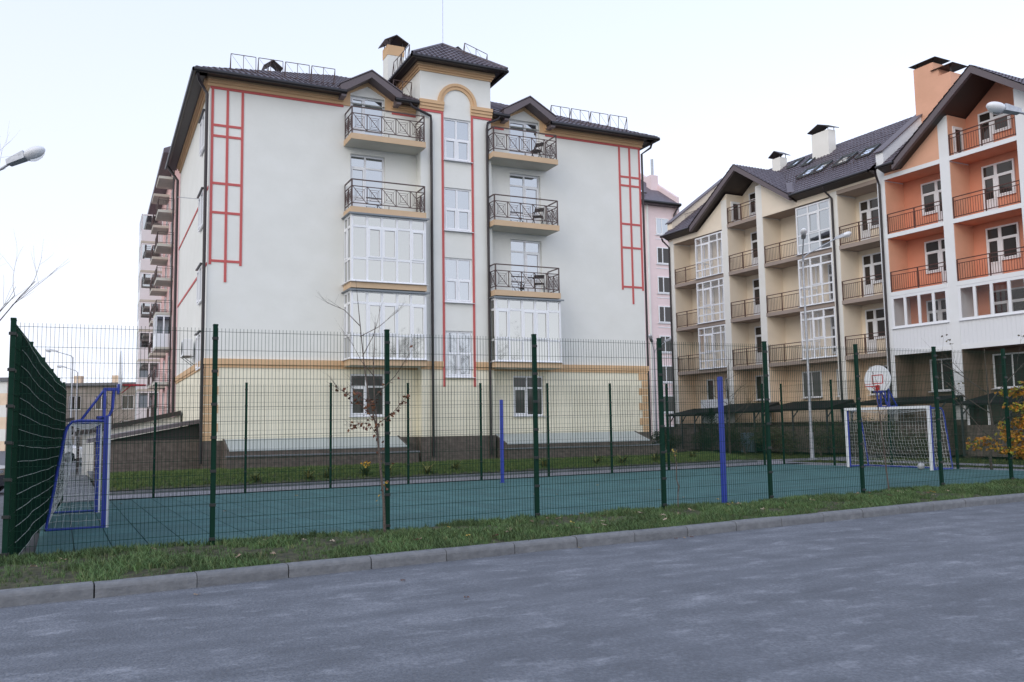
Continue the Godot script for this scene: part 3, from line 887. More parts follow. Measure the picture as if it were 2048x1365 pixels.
func eave(b: Node, x0: float, x1: float, m: Material) -> void:
	var p = part("eave", b)
	var mb = MB.new()
	mb.hexa([Vector3(x0, 13.98, 0.0), Vector3(x1, 13.98, 0.0), Vector3(x1, 13.98, -0.05), Vector3(x0, 13.98, -0.05), Vector3(x0, 14.2, 0.58), Vector3(x1, 14.2, 0.58), Vector3(x1, 14.3, -0.05), Vector3(x0, 14.3, -0.05)])
	obj("soffit", mb, M.fascia, p)
	mb = MB.new()
	gutter(mb, Vector3(x0, 14.2, 0.6), Vector3(x1, 14.2, 0.6), 0.085)
	obj("gutter", mb, M.gutter, p)
	mb = MB.new()
	mb.box(x0, 13.853, -0.25, x1, 14.02, 0.0)
	obj("wall_head", mb, m, p)
func slope_at(x: float, z: float) -> Vector3:
	return Vector3(x, 14.23 + (0.6 - z) * 0.735, z)
# main slope cut open where a front gable stands before it
func gabled_slope(mb: MB, dy: float, x0: float, x1: float, cx: float, hw: float, apex: float) -> void:
	var up = Vector3(0, 0.735, -1).normalized()
	var k = sqrt(1 + 0.735 * 0.735)
	var run = (apex - 14.23 - dy) / 0.735
	var o = slope_at(0, 0.6) + Vector3(0, dy, 0)
	tile_roof(mb, o, Vector3(1, 0, 0), up, run * k, x0, cx - hw, x0, cx, 0.24, 0.35)
	tile_roof(mb, o, Vector3(1, 0, 0), up, run * k, cx + hw, x1, cx, x1, 0.24, 0.35)
	tile_roof(mb, o + up * run * k, Vector3(1, 0, 0), up, (5.6 - run) * k, x0, x1, x0, x1, 0.24, 0.35)
func skylight(parent: Node, x0: float, x1: float, z0: float, z1: float) -> void:
	var p = part("skylight", parent)
	var n = Vector3(0, 1, 0.735).normalized()
	var a = slope_at(x0, z0) + n * 0.08
	var c = slope_at(x1, z1) + n * 0.08
	var bq = slope_at(x1, z0) + n * 0.08
	var d = slope_at(x0, z1) + n * 0.08
	var mb = MB.new()
	for e in [[a, bq], [bq, c], [c, d], [d, a]]: mb.bar(e[0], e[1], 0.08, 0.1)
	obj("frame", mb, M.lamp_dark, p)
	mb = MB.new()
	mb.quad(a - n * 0.01, bq - n * 0.01, c - n * 0.01, d - n * 0.01)
	mb.quad(d - n * 0.04, c - n * 0.04, bq - n * 0.04, a - n * 0.04)
	obj("pane", mb, M.glass_sky, p)
func build_right() -> void:
	M.glass_sky = mat(sh(0.85, 0.88, 0.9), 0.05, 1.0)
	# ======== cream section
	var b = thing("apartment_building", "pale cream block with front gable, loggias and white glazed bays", "building", RIGHT_O, ANG_RIGHT)
	var x0 = -14.4
	var x1 = 2.58
	var mb = MB.new()
	wall(mb, x0, x1, 4.8, 13.9, -1.4, [], 0.2)
	mb.quad(Vector3(x0, 0, -10), Vector3(x0, 0, 0), Vector3(x0, 14.2, 0), Vector3(x0, 14.2, -10))
	mb.quad(Vector3(x1, 0, -10), Vector3(x0, 0, -10), Vector3(x0, 14.2, -10), Vector3(x1, 14.2, -10))
	mb.extrude(PackedVector2Array([Vector2(-8.7, 13.85), Vector2(-5.9, 13.85), Vector2(-5.9, 15.9), Vector2(-7.15, 16.85), Vector2(-8.7, 15.8)]), -1.6, -1.4)
	obj("wall", mb, M.r_cream, b)
	mb = MB.new()
	wall(mb, x0, x1, 0.0, 4.8, -1.4, [], 0.2)
	obj("ground_floor_wall", mb, M.r_peach, b)
	mb = MB.new()
	mb.box(x0 - 0.02, -0.3, -9.9, x1, 1.58, -0.02)
	obj("plinth", mb, M.plinth, b)
	fin(b, x0, -13.93, 1.58, 13.85, M.r_pilaster)
	fin(b, -9.1, -8.6, 1.58, 15.45, M.r_pilaster)
	fin(b, -6.05, -5.55, 1.58, 15.62, M.r_pilaster)
	fin(b, -0.5, 0.0, 1.58, 13.85, M.r_pilaster)
	for x in [-13.93, -8.6, -5.55, 0.0]:
		for f in FL:
			if f > 13 and x != -8.6: continue
			mb = MB.new()
			mb.box(x, f + 0.004, -1.4, x + 0.012, f + (2.71 if f < 13 else 1.9), -0.03)
			obj("loggia_cheek", mb, M.r_cream, b)
		mb = MB.new()
		mb.box(x, 1.6, -1.4, x + 0.012, 4.79, -0.03)
		obj("loggia_cheek", mb, M.r_peach, b)
	mb = MB.new()     # gable wall on both sides of the open attic loggia
	mb.extrude(PackedVector2Array([Vector2(-11.6, 13.852), Vector2(-9.1, 13.852), Vector2(-9.1, 15.42)]), -0.25, 0.0)
	mb.extrude(PackedVector2Array([Vector2(-9.1, 15.45), Vector2(-8.6, 15.45), Vector2(-8.6, 15.8)]), -1.4, 0.0)
	obj("gable_wall", mb, M.r_cream, b)
	mb = MB.new()
	mb.extrude(PackedVector2Array([Vector2(-5.55, 13.852), Vector2(-2.75, 13.852), Vector2(-5.55, 15.55)]), -0.25, 0.0)
	obj("gable_wall", mb, M.r_cream, b)
	for f in FL:
		var top: bool = f > 13
		if not top:
			loggia_slab(b, -13.93, -9.1, f, M.r_slab, M.r_slab, true, [0.0, 0.5, 1.0], -11.7)
			loggia_slab(b, -5.55, -0.5, f, M.r_slab, M.r_slab, true, [0.0, 0.47, 1.0], -2.95)
			loggia_slab(b, 0.0, x1, f, M.r_slab, M.r_slab, true, [0.0, 0.5, 1.0])
			for q in [[-11.7, -9.1, [0, 0.23, 0.53, 0.82, 1]], [-2.95, -0.5, [0, 0.36, 0.67, 1]]]:
				var g = part("glazed_bay", b)
				glaze(g, q[0], f + 0.01, q[1], f + 2.70, -0.06, q[2], [0, 0.2, 0.4, 0.82, 1], M.glass if q[0] > -5 and f > 10 else M.glass_r, 0.085, [[1, 2]])
				var xf = Transform3D(Basis(Vector3.UP, -PI / 2), Vector3(q[0] + 0.07, 0, 0))
				glaze(g, -1.38, f + 0.01, -0.06, f + 2.70, 0.0, [0, 0.5, 1], [0, 0.4, 1], M.glass_r, 0.085, [], xf)
				var sb = MB.new()
				sb.box(q[0] - 0.03, f + 0.012, 0.01, q[1], f + 0.04, 0.12)
				obj("sill", sb, M.sill, g)
				window(b, q[0] + 0.9, f + 0.3, q[1] - 0.35, f + 2.4, -1.38, [0, 0.5, 1], [0, 0.7, 1], M.glass_dark, [[0, 0]], [], false)
		else:
			for q in [[-13.93, -9.1], [-5.55, -0.5], [0.0, x1]]:
				loggia_slab(b, q[0], q[1], f, M.r_slab if q[0] > -1 else M.r_cream, M.r_slab, false)
		loggia_slab(b, -8.6, -6.05, f, M.r_slab, M.r_slab, true, [0.0, 0.48, 1.0])
		if not top:
			front_door(b, -7.98, -6.4, f, [0, 0.45, 1], 0, M.glass_dark)
			front_door(b, 0.31, 1.75, f, [0, 0.42, 1], 0, M.glass_dark)
	front_door(b, -8.0, -6.5, 13.85, [0, 0.45, 1], 0, M.glass_dark, 1.95)
	var sw = part("window", b)       # small window in the cheek of the attic loggia
	sw.transform = Transform3D(Basis(Vector3.UP, PI / 2), Vector3(-8.555, 0, 0))
	glaze(sw, 0.35, 14.05, 1.05, 15.35, -0.04, [0, 1], [0, 1], M.glass_dark, 0.08, [[0, 0]])
	# ground floor windows and white panel
	for q in [[-12.6, -11.9], [-10.8, -9.6], [-8.1, -7.0], [-4.3, -2.9], [-1.8, -0.6], [0.35, 1.9]]:
		window(b, q[0], 2.95, q[1], 4.45, -1.38, [0, 1] if q[1] - q[0] < 0.8 else [0, 0.5, 1], [0, 1], M.glass_dark)
	mb = MB.new()
	mb.box(-11.73, 1.6, -0.12, -9.1, 3.08, -0.04)
	for k in 13: mb.box(-11.73 + 0.2 * k, 1.62, -0.041, -11.6 + 0.2 * k, 3.06, -0.025)
	obj("cladding_panel", mb, M.white_paint, b)
	gable(b, -7.15, 4.35, 14.0, 17.18, -3.5)
	eave(b, -14.5, -11.5, M.r_cream)
	eave(b, -2.8, 2.6, M.r_cream)
	firewall(b, -14.5, -14.02, M.r_cream)
	var rf = part("roof", b)
	mb = MB.new()
	var up = Vector3(0, 0.735, -1).normalized()
	gabled_slope(mb, 0.0, -14.4, 2.62, -7.15, 4.35, 17.18)
	tile_roof(mb, Vector3(0, 14.23, -10.6), Vector3(-1, 0, 0), Vector3(0, 0.735, 1).normalized(), 5.6 * sqrt(1 + 0.54), -2.62, 14.4, -2.62, 14.4, 0.8, 0.7)
	obj("tiles", mb, M.roof, rf)
	mb = MB.new()
	mb.bar(slope_at(-2.72, 0.45) + Vector3(0, 0.06, 0), slope_at(-4.3, -1.1) + Vector3(0, 0.06, 0), 0.5, 0.03)
	obj("valley_flashing", mb, M.fascia_light, rf)
	for q in [[-4.0, -3.05], [-2.95, -2.1], [-1.4, -0.35], [0.2, 1.15]]: skylight(b, q[0], q[1], -1.35, -2.25)
	skylight(b, -7.0, -6.3, -3.7, -4.5)
	skylight(b, -5.4, -4.75, -3.2, -4.0)
	var sg = MB.new()
	for k in 9:
		var p = slope_at(-3.6 + 0.68 * k, -0.85)
		var q = slope_at(-3.6 + 0.68 * (k + 1), -0.85)
		sg.bar(p, p + Vector3(0, 0.42, 0.05), 0.02, 0.02); sg.bar(p + Vector3(0, 0.42, 0.05), p + Vector3(0, 0.25, -0.3), 0.02, 0.02)
		if k < 8:
			sg.bar(p + Vector3(0, 0.42, 0.05), q + Vector3(0, 0.42, 0.05), 0.02, 0.02); sg.bar(p + Vector3(0, 0.08, 0.02), q + Vector3(0, 0.08, 0.02), 0.02, 0.02)
			for j in 5: sg.bar(p.lerp(q, j / 5.0) + Vector3(0, 0.08, 0.02), p.lerp(q, j / 5.0) + Vector3(0, 0.42, 0.05), 0.008, 0.008)
	obj("snow_guard", sg, M.rail, rf)
	sg = MB.new()
	for k in 20: sg.bar(slope_at(-13.6 + 0.1 * k, -0.85), slope_at(-13.6 + 0.1 * k, -0.85) + Vector3(0, 0.42, 0.05), 0.012, 0.012)
	sg.bar(slope_at(-13.6, -0.85) + Vector3(0, 0.42, 0.05), slope_at(-11.7, -0.85) + Vector3(0, 0.42, 0.05), 0.02, 0.02)
	obj("snow_guard", sg, M.rail, rf)
	chimney(b, -4.95, -3.65, -4.3, -3.7, 16.5, 18.95, M.r_pilaster)
	chimney(b, -8.6, -7.9, -4.6, -4.0, 16.5, 18.5, M.r_pilaster)
	for x in [-14.32, -0.28]:
		pipe_run(b, "downpipe", [Vector3(x - 0.15, 14.1, 0.55), Vector3(x - 0.1, 13.9, 0.5), Vector3(x, 13.5, 0.08), Vector3(x, 0.3, 0.08)], 0.06, M.pipe)
	for q in [[-13.3, -10.4, 2.15, 2.55, 1.6], [-9.8, -4.85, 2.25, 2.75, 1.9], [-4.7, 0.4, 2.3, 2.72, 1.9]]:
		canopy_roof(b, q[0], q[1], q[2], q[3], q[4])
	# ======== orange section
	var o = thing("apartment_building", "orange block with white frame, dark gable and broad orange chimney", "building", RIGHT_O, ANG_RIGHT)
	var e0 = 2.58
	var e1 = 14.2
	mb = MB.new()
	wall(mb, e0, e1, 4.8, 13.9, -1.4, [], 0.2)
	mb.quad(Vector3(e1, 0, 0), Vector3(e1, 0, -10), Vector3(e1, 14.2, -10), Vector3(e1, 14.2, 0))
	mb.quad(Vector3(e1, 0, -10), Vector3(e0, 0, -10), Vector3(e0, 14.2, -10), Vector3(e1, 14.2, -10))
	mb.extrude(PackedVector2Array([Vector2(6.6, 13.85), Vector2(10.0, 13.85), Vector2(10.0, 16.0), Vector2(8.4, 17.2), Vector2(6.6, 15.8)]), -1.6, -1.4)
	obj("wall", mb, M.r_orange, o)
	mb = MB.new()
	mb.extrude(PackedVector2Array([Vector2(3.05, 13.852), Vector2(6.15, 13.852), Vector2(6.15, 15.55), Vector2(4.05, 14.05), Vector2(3.05, 14.05)]), -0.25, -0.01)
	obj("gable_wall", mb, M.r_orange_light, o)
	mb = MB.new()
	mb.extrude(PackedVector2Array([Vector2(10.4, 13.852), Vector2(13.8, 13.852), Vector2(13.8, 14.0), Vector2(12.8, 14.0), Vector2(10.4, 15.7)]), -0.25, -0.01)
	obj("gable_wall", mb, M.r_orange_light, o)
	for q in [[3.031, 7.93, 2.72], [3.031, 10.86, 2.72], [6.651, 7.93, 2.72], [6.651, 10.86, 2.72], [6.651, 13.86, 1.99]]:       # orange cheeks of the loggias
		mb = MB.new()
		mb.box(q[0], q[1], -1.4, q[0] + 0.012, q[1] + q[2], -0.03)
		obj("loggia_cheek", mb, M.r_orange_light, o)
	mb = MB.new()
	wall(mb, e0, e1, 0.0, 4.8, -1.4, [], 0.2)
	mb.box(3.031, 1.58, -1.4, 3.045, 4.8, -0.03); mb.box(6.651, 1.58, -1.4, 6.665, 4.8, -0.03)
	obj("ground_floor_wall", mb, M.r_brown, o)
	mb = MB.new()
	mb.box(e0 + 0.002, -0.3, -9.9, e1, 1.58, -0.02)
	obj("plinth", mb, M.plinth, o)
	fin(o, 2.58, 3.03, 1.58, 13.92, M.r_white)
	fin(o, 6.15, 6.65, 1.6, 15.82, M.r_white)
	fin(o, 9.9, 10.4, 1.6, 15.95, M.r_white)
	fin(o, 13.75, 14.2, 1.6, 13.9, M.r_white)
	firewall(o, 2.60, 3.05, M.r_white)
	for bay in [[3.03, 6.15], [6.65, 9.9], [10.4, 13.75]]:
		for f in FL:
			var wide: bool = f > 13 and bay[0] != 6.65
			loggia_slab(o, bay[0], bay[1], f, M.r_white, M.r_orange if f > 5.5 else M.r_brown, f > 5.5 and not wide, [0.0, 0.5, 1.0])
		var gl = part("glazed_loggia", o)
		glaze(gl, bay[0], 6.1, bay[1], 7.72, -0.06, [0, 0.25, 0.5, 0.75, 1], [0, 1], M.glass_r, 0.13)
		mb = MB.new()
		mb.box(bay[0], 5.003, -0.08, bay[1], 6.1, -0.02)
		for k in 16:
			var xa = lerpf(bay[0], bay[1], k / 16.0) + 0.006
			var xb = lerpf(bay[0], bay[1], (k + 1) / 16.0) - 0.006
			mb.box(xa, 5.01, -0.021, xb, 6.09, -0.008)
		obj("panel", mb, M.white_paint, gl)
		mb = MB.new()
		mb.box(bay[0], 6.09, -0.02, bay[1], 6.12, 0.07)
		obj("sill", mb, M.sill, gl)
	for f in [7.93, 10.86]:
		front_door(o, 4.1, 5.55, f, [0, 0.58, 1], 1, M.glass_dark)
	for f in [7.93, 10.86, 13.85]:
		front_door(o, 7.33, 8.88, f, [0, 0.43, 1], 0, M.glass_dark, 2.45 if f < 13 else 2.0)
	for q in [[4.0, 5.6], [7.3, 9.4], [10.9, 12.4]]:
		front_door(o, q[0], q[1], 5.0, [0, 0.45, 1], 0, M.glass_dark)
	sw = part("window", o)
	sw.transform = Transform3D(Basis(Vector3.UP, PI / 2), Vector3(6.67, 0, 0))
	glaze(sw, 0.35, 13.95, 1.05, 15.35, -0.03, [0, 1], [0, 1], M.glass_dark, 0.08, [[0, 0]])
	for q in [[4.0, 5.4], [7.25, 9.3]]:
		window(o, q[0], 2.98, q[1], 4.55, -1.38, [0, 0.45, 1], [0, 1], M.glass_dark)
	var porch = part("glazed_porch", o)
	glaze(porch, 7.3, 1.1, 11.0, 2.35, 0.75, [0, 0.27, 0.53, 0.78, 1], [0, 1], M.glass_dark, 0.09)
	canopy_roof(o, 1.35, 6.6, 2.45, 2.72, 1.7)
	canopy_roof(o, 7.1, 12.0, 2.3, 2.75, 1.4)
	gable(o, 8.4, 4.42, 13.92, 17.48, -4.0)
	eave(o, 3.06, 4.1, M.r_orange_light)
	rf = part("roof", o)
	mb = MB.new()
	gabled_slope(mb, -0.1, 3.06, 14.3, 8.4, 4.42, 17.48)
	tile_roof(mb, Vector3(0, 14.13, -10.6), Vector3(-1, 0, 0), Vector3(0, 0.735, 1).normalized(), 5.6 * sqrt(1 + 0.54), -14.3, -3.06, -14.3, -3.06, 0.8, 0.7)
	obj("tiles", mb, M.roof, rf)
	var ch = part("chimney", o)
	mb = MB.new()
	mb.extrude(PackedVector2Array([Vector2(2.75, 15.5), Vector2(4.85, 15.5), Vector2(4.85, 19.2), Vector2(4.2, 19.2), Vector2(4.2, 19.62), Vector2(3.9, 19.62), Vector2(3.9, 20.05), Vector2(2.75, 20.05)]), -4.1, -3.1)
	obj("stack", mb, M.r_orange_light, ch)
	for q in [[2.75, 3.9, 20.06], [4.0, 4.85, 19.4]]:
		mb = MB.new()
		mb.hexa([Vector3(q[0] - 0.2, q[2] + 0.18, -2.95), Vector3(q[1] + 0.25, q[2] + 0.18, -2.95), Vector3(q[1] + 0.25, q[2] + 0.18, -4.25), Vector3(q[0] - 0.2, q[2] + 0.18, -4.25), Vector3(q[0] + 0.2, q[2] + 0.42, -3.5), Vector3(q[1] - 0.1, q[2] + 0.42, -3.5), Vector3(q[1] - 0.1, q[2] + 0.42, -3.7), Vector3(q[0] + 0.2, q[2] + 0.42, -3.7)])
		for e in [q[0] + 0.1, q[1] - 0.1]:
			mb.bar(Vector3(e, q[2] - 0.3, -3.3), Vector3(e, q[2] + 0.2, -3.3), 0.05, 0.05)
		obj("cap", mb, M.fascia, ch)
	pipe_run(o, "downpipe", [Vector3(3.0, 14.1, 0.6), Vector3(2.92, 13.85, 0.45), Vector3(2.78, 13.45, 0.08), Vector3(2.78, 0.3, 0.08)], 0.06, M.pipe)

# ---------------------------------------------------------------- ground, road, kerbs, court
func kerb_t(s: float) -> float:
	return -2.62 + 0.067 * s
func lawn_y(s: float, t: float) -> float:
	return lerpf(court_y(s, 15.8) + 0.12, 0.24, smoothstep(15.8, 18.6, t))
func grid_mesh(s0: float, s1: float, ns: int, nt: int, f: Callable) -> MB:
	var mb = MB.new()
	for i in ns + 1:
		for j in nt + 1:
			var p: Array = f.call(lerpf(s0, s1, float(i) / ns), float(j) / nt)
			mb.col = p[1]
			mb.pt(p[0], Vector3.UP)
	for i in ns:
		for j in nt:
			var a = i * (nt + 1) + j
			var b = a + nt + 1
			mb.ix.append_array(PackedInt32Array([a, b, b + 1, a, b + 1, a + 1]))
	# true normals
	var nn = PackedVector3Array()
	nn.resize(mb.v.size())
	for k in range(0, mb.ix.size(), 3):
		var fn = -(mb.v[mb.ix[k + 1]] - mb.v[mb.ix[k]]).cross(mb.v[mb.ix[k + 2]] - mb.v[mb.ix[k]])
		if fn.y < 0: fn = -fn
		for e in 3: nn[mb.ix[k + e]] += fn
	for k in nn.size(): nn[k] = nn[k].normalized()
	mb.n = nn
	var i0 = mb.ix[0]
	var fcheck = (mb.v[mb.ix[1]] - mb.v[i0]).cross(mb.v[mb.ix[2]] - mb.v[i0])
	if fcheck.y > 0:
		for k in range(0, mb.ix.size(), 3):
			var sw = mb.ix[k + 1]
			mb.ix[k + 1] = mb.ix[k + 2]
			mb.ix[k + 2] = sw
	return mb
func sheet(called: String, s0: float, s1: float, t0: float, t1: float, yf: Callable, m: Material, ns := 8, nt := 8) -> MeshInstance3D:
	var mb = grid_mesh(s0, s1, ns, nt, func(s, f): 
		var t = lerpf(t0, t1, f)
		return [Vector3(s, yf.call(s, t), -t), Color(1, 1, 1)])
	return struct(called, mb, m, COURT_O, ANG_COURT)
func build_ground() -> void:
	var pm = PlaneMesh.new()
	pm.size = Vector2(1600, 1600)
	struct("ground", pm, M.dark_asphalt, Vector3(0, -0.5, -200))
	# road, slightly uneven
	var n2 = FastNoiseLite.new()
	n2.seed = 21; n2.frequency = 1.0; n2.fractal_octaves = 4
	var road_pt = func(s, q): return [Vector3(s, -0.03 + 0.012 * n2.get_noise_2d(s * 0.3, q * 0.3), -(kerb_t(s) - q + 0.02)), Color(1, 1, 1)]
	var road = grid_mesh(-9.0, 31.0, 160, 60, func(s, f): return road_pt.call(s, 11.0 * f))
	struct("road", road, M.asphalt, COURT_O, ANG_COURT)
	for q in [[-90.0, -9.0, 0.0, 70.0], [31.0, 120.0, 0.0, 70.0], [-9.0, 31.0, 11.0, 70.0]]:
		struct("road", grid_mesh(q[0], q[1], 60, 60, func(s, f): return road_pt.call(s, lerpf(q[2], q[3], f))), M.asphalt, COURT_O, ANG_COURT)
	# roadside kerb of one-metre stones
	var kb = Node3D.new()
	kb.name = "road_kerb"
	add_child(kb)
	kb.set_meta("kind", "structure")
	var ang = atan(0.067)
	kb.position = court_at(-8.0, kerb_t(-8.0), 0.0)
	kb.rotation.y = ANG_COURT + ang
	var prof = PackedVector2Array([Vector2(-0.16, -0.3), Vector2(0.0, -0.3), Vector2(0.006, 0.06), Vector2(-0.002, 0.085), Vector2(-0.018, 0.104), Vector2(-0.042, 0.112), Vector2(-0.145, 0.114), Vector2(-0.16, 0.1)])
	var km = []
	for v in 3:
		var mb = MB.new()
		mb.extrude(prof, 0.0, 0.992 - 0.004 * v)
		var am = MB.new()
		for k in mb.v.size():      # profile x -> z, length -> x
			am.v.append(Vector3(mb.v[k].z, mb.v[k].y, mb.v[k].x)); am.n.append(Vector3(mb.n[k].z, mb.n[k].y, mb.n[k].x)); am.c.append(Color(1, 1, 1))
		for k in range(0, mb.ix.size(), 3): am.ix.append_array(PackedInt32Array([mb.ix[k], mb.ix[k + 2], mb.ix[k + 1]]))
		km.append(am.mesh())
	for k in 42:
		var o = obj("kerb_stone", km[k % 3], M.concrete if k % 3 != 1 else M.concrete2, kb)
		o.position = Vector3(k * 1.0, rng.randf_range(-0.005, 0.004) + 0.0002 * k, rng.randf_range(-0.006, 0.006))
		o.rotation = Vector3(0, rng.randf_range(-0.003, 0.003), rng.randf_range(-0.002, 0.002))
	# grass verge between kerb and fence
	var n3 = FastNoiseLite.new()
	n3.seed = 4; n3.frequency = 0.9; n3.fractal_octaves = 4
	var verge_pt = func(s, f):
		var t = lerpf(kerb_t(s) + 0.15, 0.12, f)
		var y: float = 0.085 + 0.006 * maxf(s, 0.0) * f + 0.035 * n3.get_noise_2d(s, t) * smoothstep(0.0, 0.15, f) + 0.03 * sin(PI * f)
		return [Vector3(s, y, -t), Color(1, 1, 1)]
	struct("verge", grid_mesh(-9.0, 34.0, 260, 16, verge_pt), M.earth, COURT_O, ANG_COURT)
	var blades = grass_tuft(9, 0.075, 0.055)
	var xs = []
	var cs = []
	var n4 = FastNoiseLite.new()
	n4.seed = 90; n4.frequency = 0.55; n4.fractal_octaves = 3
	for k in 42000:
		var s = rng.randf_range(-3.0, 26.0)
		var f = rng.randf()
		var bare = n4.get_noise_2d(s, f * 2.2)
		var left = smoothstep(5.0, 1.0, s)
		if bare > 0.13 - 0.14 * left and rng.randf() < 0.86: continue
		var p: Vector3 = verge_pt.call(s, f)[0]
		var sc = rng.randf_range(0.55, 1.25) * (0.75 if bare > 0.0 else 1.0)
		var tr = Transform3D(Basis(Vector3.UP, rng.randf() * TAU) * Basis.from_scale(Vector3(sc, sc * rng.randf_range(0.7, 1.3), sc)), p - Vector3(0, 0.004, 0))
		xs.append(tr)
		var dry = rng.randf() * rng.randf()
		var g = Color(0.095, 0.175, 0.055).lerp(Color(0.20, 0.19, 0.09), dry * 0.8).lerp(Color(0.055, 0.105, 0.045), rng.randf() * 0.6)
		cs.append(g * (0.95 + 0.5 * n4.get_noise_2d(s * 2.0, f * 3.0 + 8.0)))
	scatter("verge_grass", blades, xs, cs, "short patchy green grass growing on the roadside verge", "grass")
	# court base, edging and rubber tiles
	var ct = Node3D.new()
	ct.name = "sports_court"
	add_child(ct)
	ct.set_meta("kind", "structure")
	ct.transform = Transform3D(Basis(Vector3.UP, ANG_COURT) * Basis.from_euler(Vector3(-0.0115, 0, 0.006)), COURT_O + Vector3(0, -0.02, 0))
	var mb2 = MB.new()
	mb2.box(0.1, -0.25, -13.7, 26.3, -0.032, -0.16)
	obj("base", mb2, M.black, ct)
	var tile = MB.new()
	tile.cbox(0, -0.03, -0.490, 0.490, 0.0, 0.0, 0.006)
	var tm = tile.mesh()
	var cells = []
	for i in 51:
		for j in 26:
			var s = 0.35 + 0.5 * i
			var t = 0.2 + 0.5 * j
			cells.append([Vector2(s - 0.6, t + 12.6).length() - (0.0 if s < 14 else 0.0), s, t])
	cells.sort_custom(func(a, b): return a[0] < b[0])
	var rest = [[], [], [], []]
	for k in cells.size():
		var c: Array = cells[k]
		var pos = Vector3(c[1], rng.randf_range(-0.002, 0.002), -c[2])
		var kind = rng.randi() % 4
		if k < 300:
			var o = obj("rubber_tile", tm, M["tile%d" % kind], ct)
			o.position = pos
		else:
			rest[kind].append(pos)
	for kind in 4:
		var mm = MultiMesh.new()
		mm.transform_format = MultiMesh.TRANSFORM_3D
		mm.mesh = tm
		mm.instance_count = rest[kind].size()
		for k in rest[kind].size(): mm.set_instance_transform(k, Transform3D(Basis.IDENTITY, rest[kind][k]))
		var mi = MultiMeshInstance3D.new()
		mi.multimesh = mm
		mi.material_override = M["tile%d" % kind]
		mi.name = "far_rubber_tiles"
		mi.set_meta("kind", "stuff")
		ct.add_child(mi, true)
	var eb = MB.new()
	eb.cbox(0.0, -0.2, -0.17, 26.4, 0.055, -0.09, 0.01)
	obj("edging", eb, M.concrete, ct)
	# path behind the far fence with its kerb, lawns and further ground
	sheet("path", -1.0, 27.6, 13.62, 15.62, func(s, t): return court_y(s, t) - 0.005, M.paving)
	var pk = Node3D.new()
	pk.name = "path_kerb"
	add_child(pk)
	pk.set_meta("kind", "structure")
	pk.position = court_at(1.6, 15.6, 0.0)
	pk.rotation.y = ANG_COURT
	var ks = MB.new()
	ks.cbox(0, -0.25, -0.1, 0.99, 0.0, 0.0, 0.012)
	var ksm = ks.mesh()
	for k in 25:
		var o = obj("kerb_stone", ksm, M.concrete if k % 2 else M.concrete2, pk)
		o.position = Vector3(k, court_y(1.6 + k, 15.6) + 0.1 + rng.randf_range(-0.006, 0.006), rng.randf_range(-0.005, 0.005))
	sheet("lawn", 1.7, 27.0, 15.7, 21.5, lawn_y, M.earth, 40, 20)
	sheet("parking_ground", -90.0, 1.66, 13.3, 110.0, func(_s, _t): return -0.16, M.dark_asphalt, 4, 4)
	sheet("parking_ground", -90.0, 0.0, -0.9, 13.3, func(_s, _t): return -0.16, M.dark_asphalt, 4, 4)
	sheet("yard_ground", 27.0, 120.0, -4.0, 110.0, func(_s, _t): return -0.2, M.earth, 6, 6)
	sheet("yard_ground", 1.66, 27.0, 21.5, 110.0, func(_s, _t): return 0.0, M.dark_asphalt, 4, 4)
	sheet("path", 26.45, 28.4, -0.5, 40.0, func(s, t): return court_y(s, t) * 0.5 - 0.06, M.paving)
	sheet("path", 28.4, 40.0, 16.6, 18.4, func(_s, _t): return -0.12, M.paving)
	sheet("path", 31.2, 32.6, -4.0, 16.6, func(_s, _t): return -0.12, M.paving)
	var tuft2 = grass_tuft(8, 0.13, 0.10)
	xs = []
	cs = []
	for k in 11000:
		var s = rng.randf_range(1.8, 26.8)
		var t = rng.randf_range(15.85, 19.3)
		if t < 16.35 and rng.randf() < 0.7: continue
		var sc = rng.randf_range(0.6, 1.2)
		xs.append(Transform3D(Basis(Vector3.UP, rng.randf() * TAU) * Basis.from_scale(Vector3.ONE * sc), Vector3(s, lawn_y(s, t) - 0.005, -t)))
		cs.append(Color(0.08, 0.14, 0.035).lerp(Color(0.14, 0.18, 0.05), rng.randf()) * rng.randf_range(0.75, 1.15))
	scatter("lawn_grass", tuft2, xs, cs, "green lawn in front of the cream building's brown plinth", "grass")
	xs = []
	cs = []
	for k in 9000:
		var s = rng.randf_range(28.5, 36.5)
		var t = rng.randf_range(-3.0, 30.0)
		if (s > 31.2 and s < 32.6 and t < 16.6) or (t > 16.5 and t < 18.5): continue
		var sc = rng.randf_range(0.7, 1.4)
		xs.append(Transform3D(Basis(Vector3.UP, rng.randf() * TAU) * Basis.from_scale(Vector3.ONE * sc), Vector3(s, -0.2, -t)))
		cs.append(Color(0.05, 0.085, 0.02).lerp(Color(0.10, 0.11, 0.03), rng.randf()) * rng.randf_range(0.75, 1.15))
	scatter("yard_grass", tuft2, xs, cs, "dull green grass between the court and the gabled row", "grass")
func grass_tuft(n: int, h: float, w: float) -> ArrayMesh:
	var mb = MB.new()
	for k in n:
		var a = rng.randf() * TAU
		var r = rng.randf() * w
		var o = Vector3(cos(a) * r, 0, sin(a) * r)
		var lean = Vector3(rng.randf_range(-1, 1), 0, rng.randf_range(-1, 1)) * h * 0.6
		var hh = h * rng.randf_range(0.5, 1.1)
		var side = Vector3(cos(a + 1.3), 0, sin(a + 1.3)) * 0.0045 * (h / 0.07)
		var m = o + lean * 0.35 + Vector3(0, hh * 0.6, 0)
		var t = o + lean + Vector3(0, hh, 0)
		mb.col = Color(1, 1, 1) * rng.randf_range(0.75, 1.2)
		mb.quad(o - side, o + side, m + side * 0.8, m - side * 0.8)
		mb.tri(m - side * 0.8, m + side * 0.8, t)
	return mb.mesh()
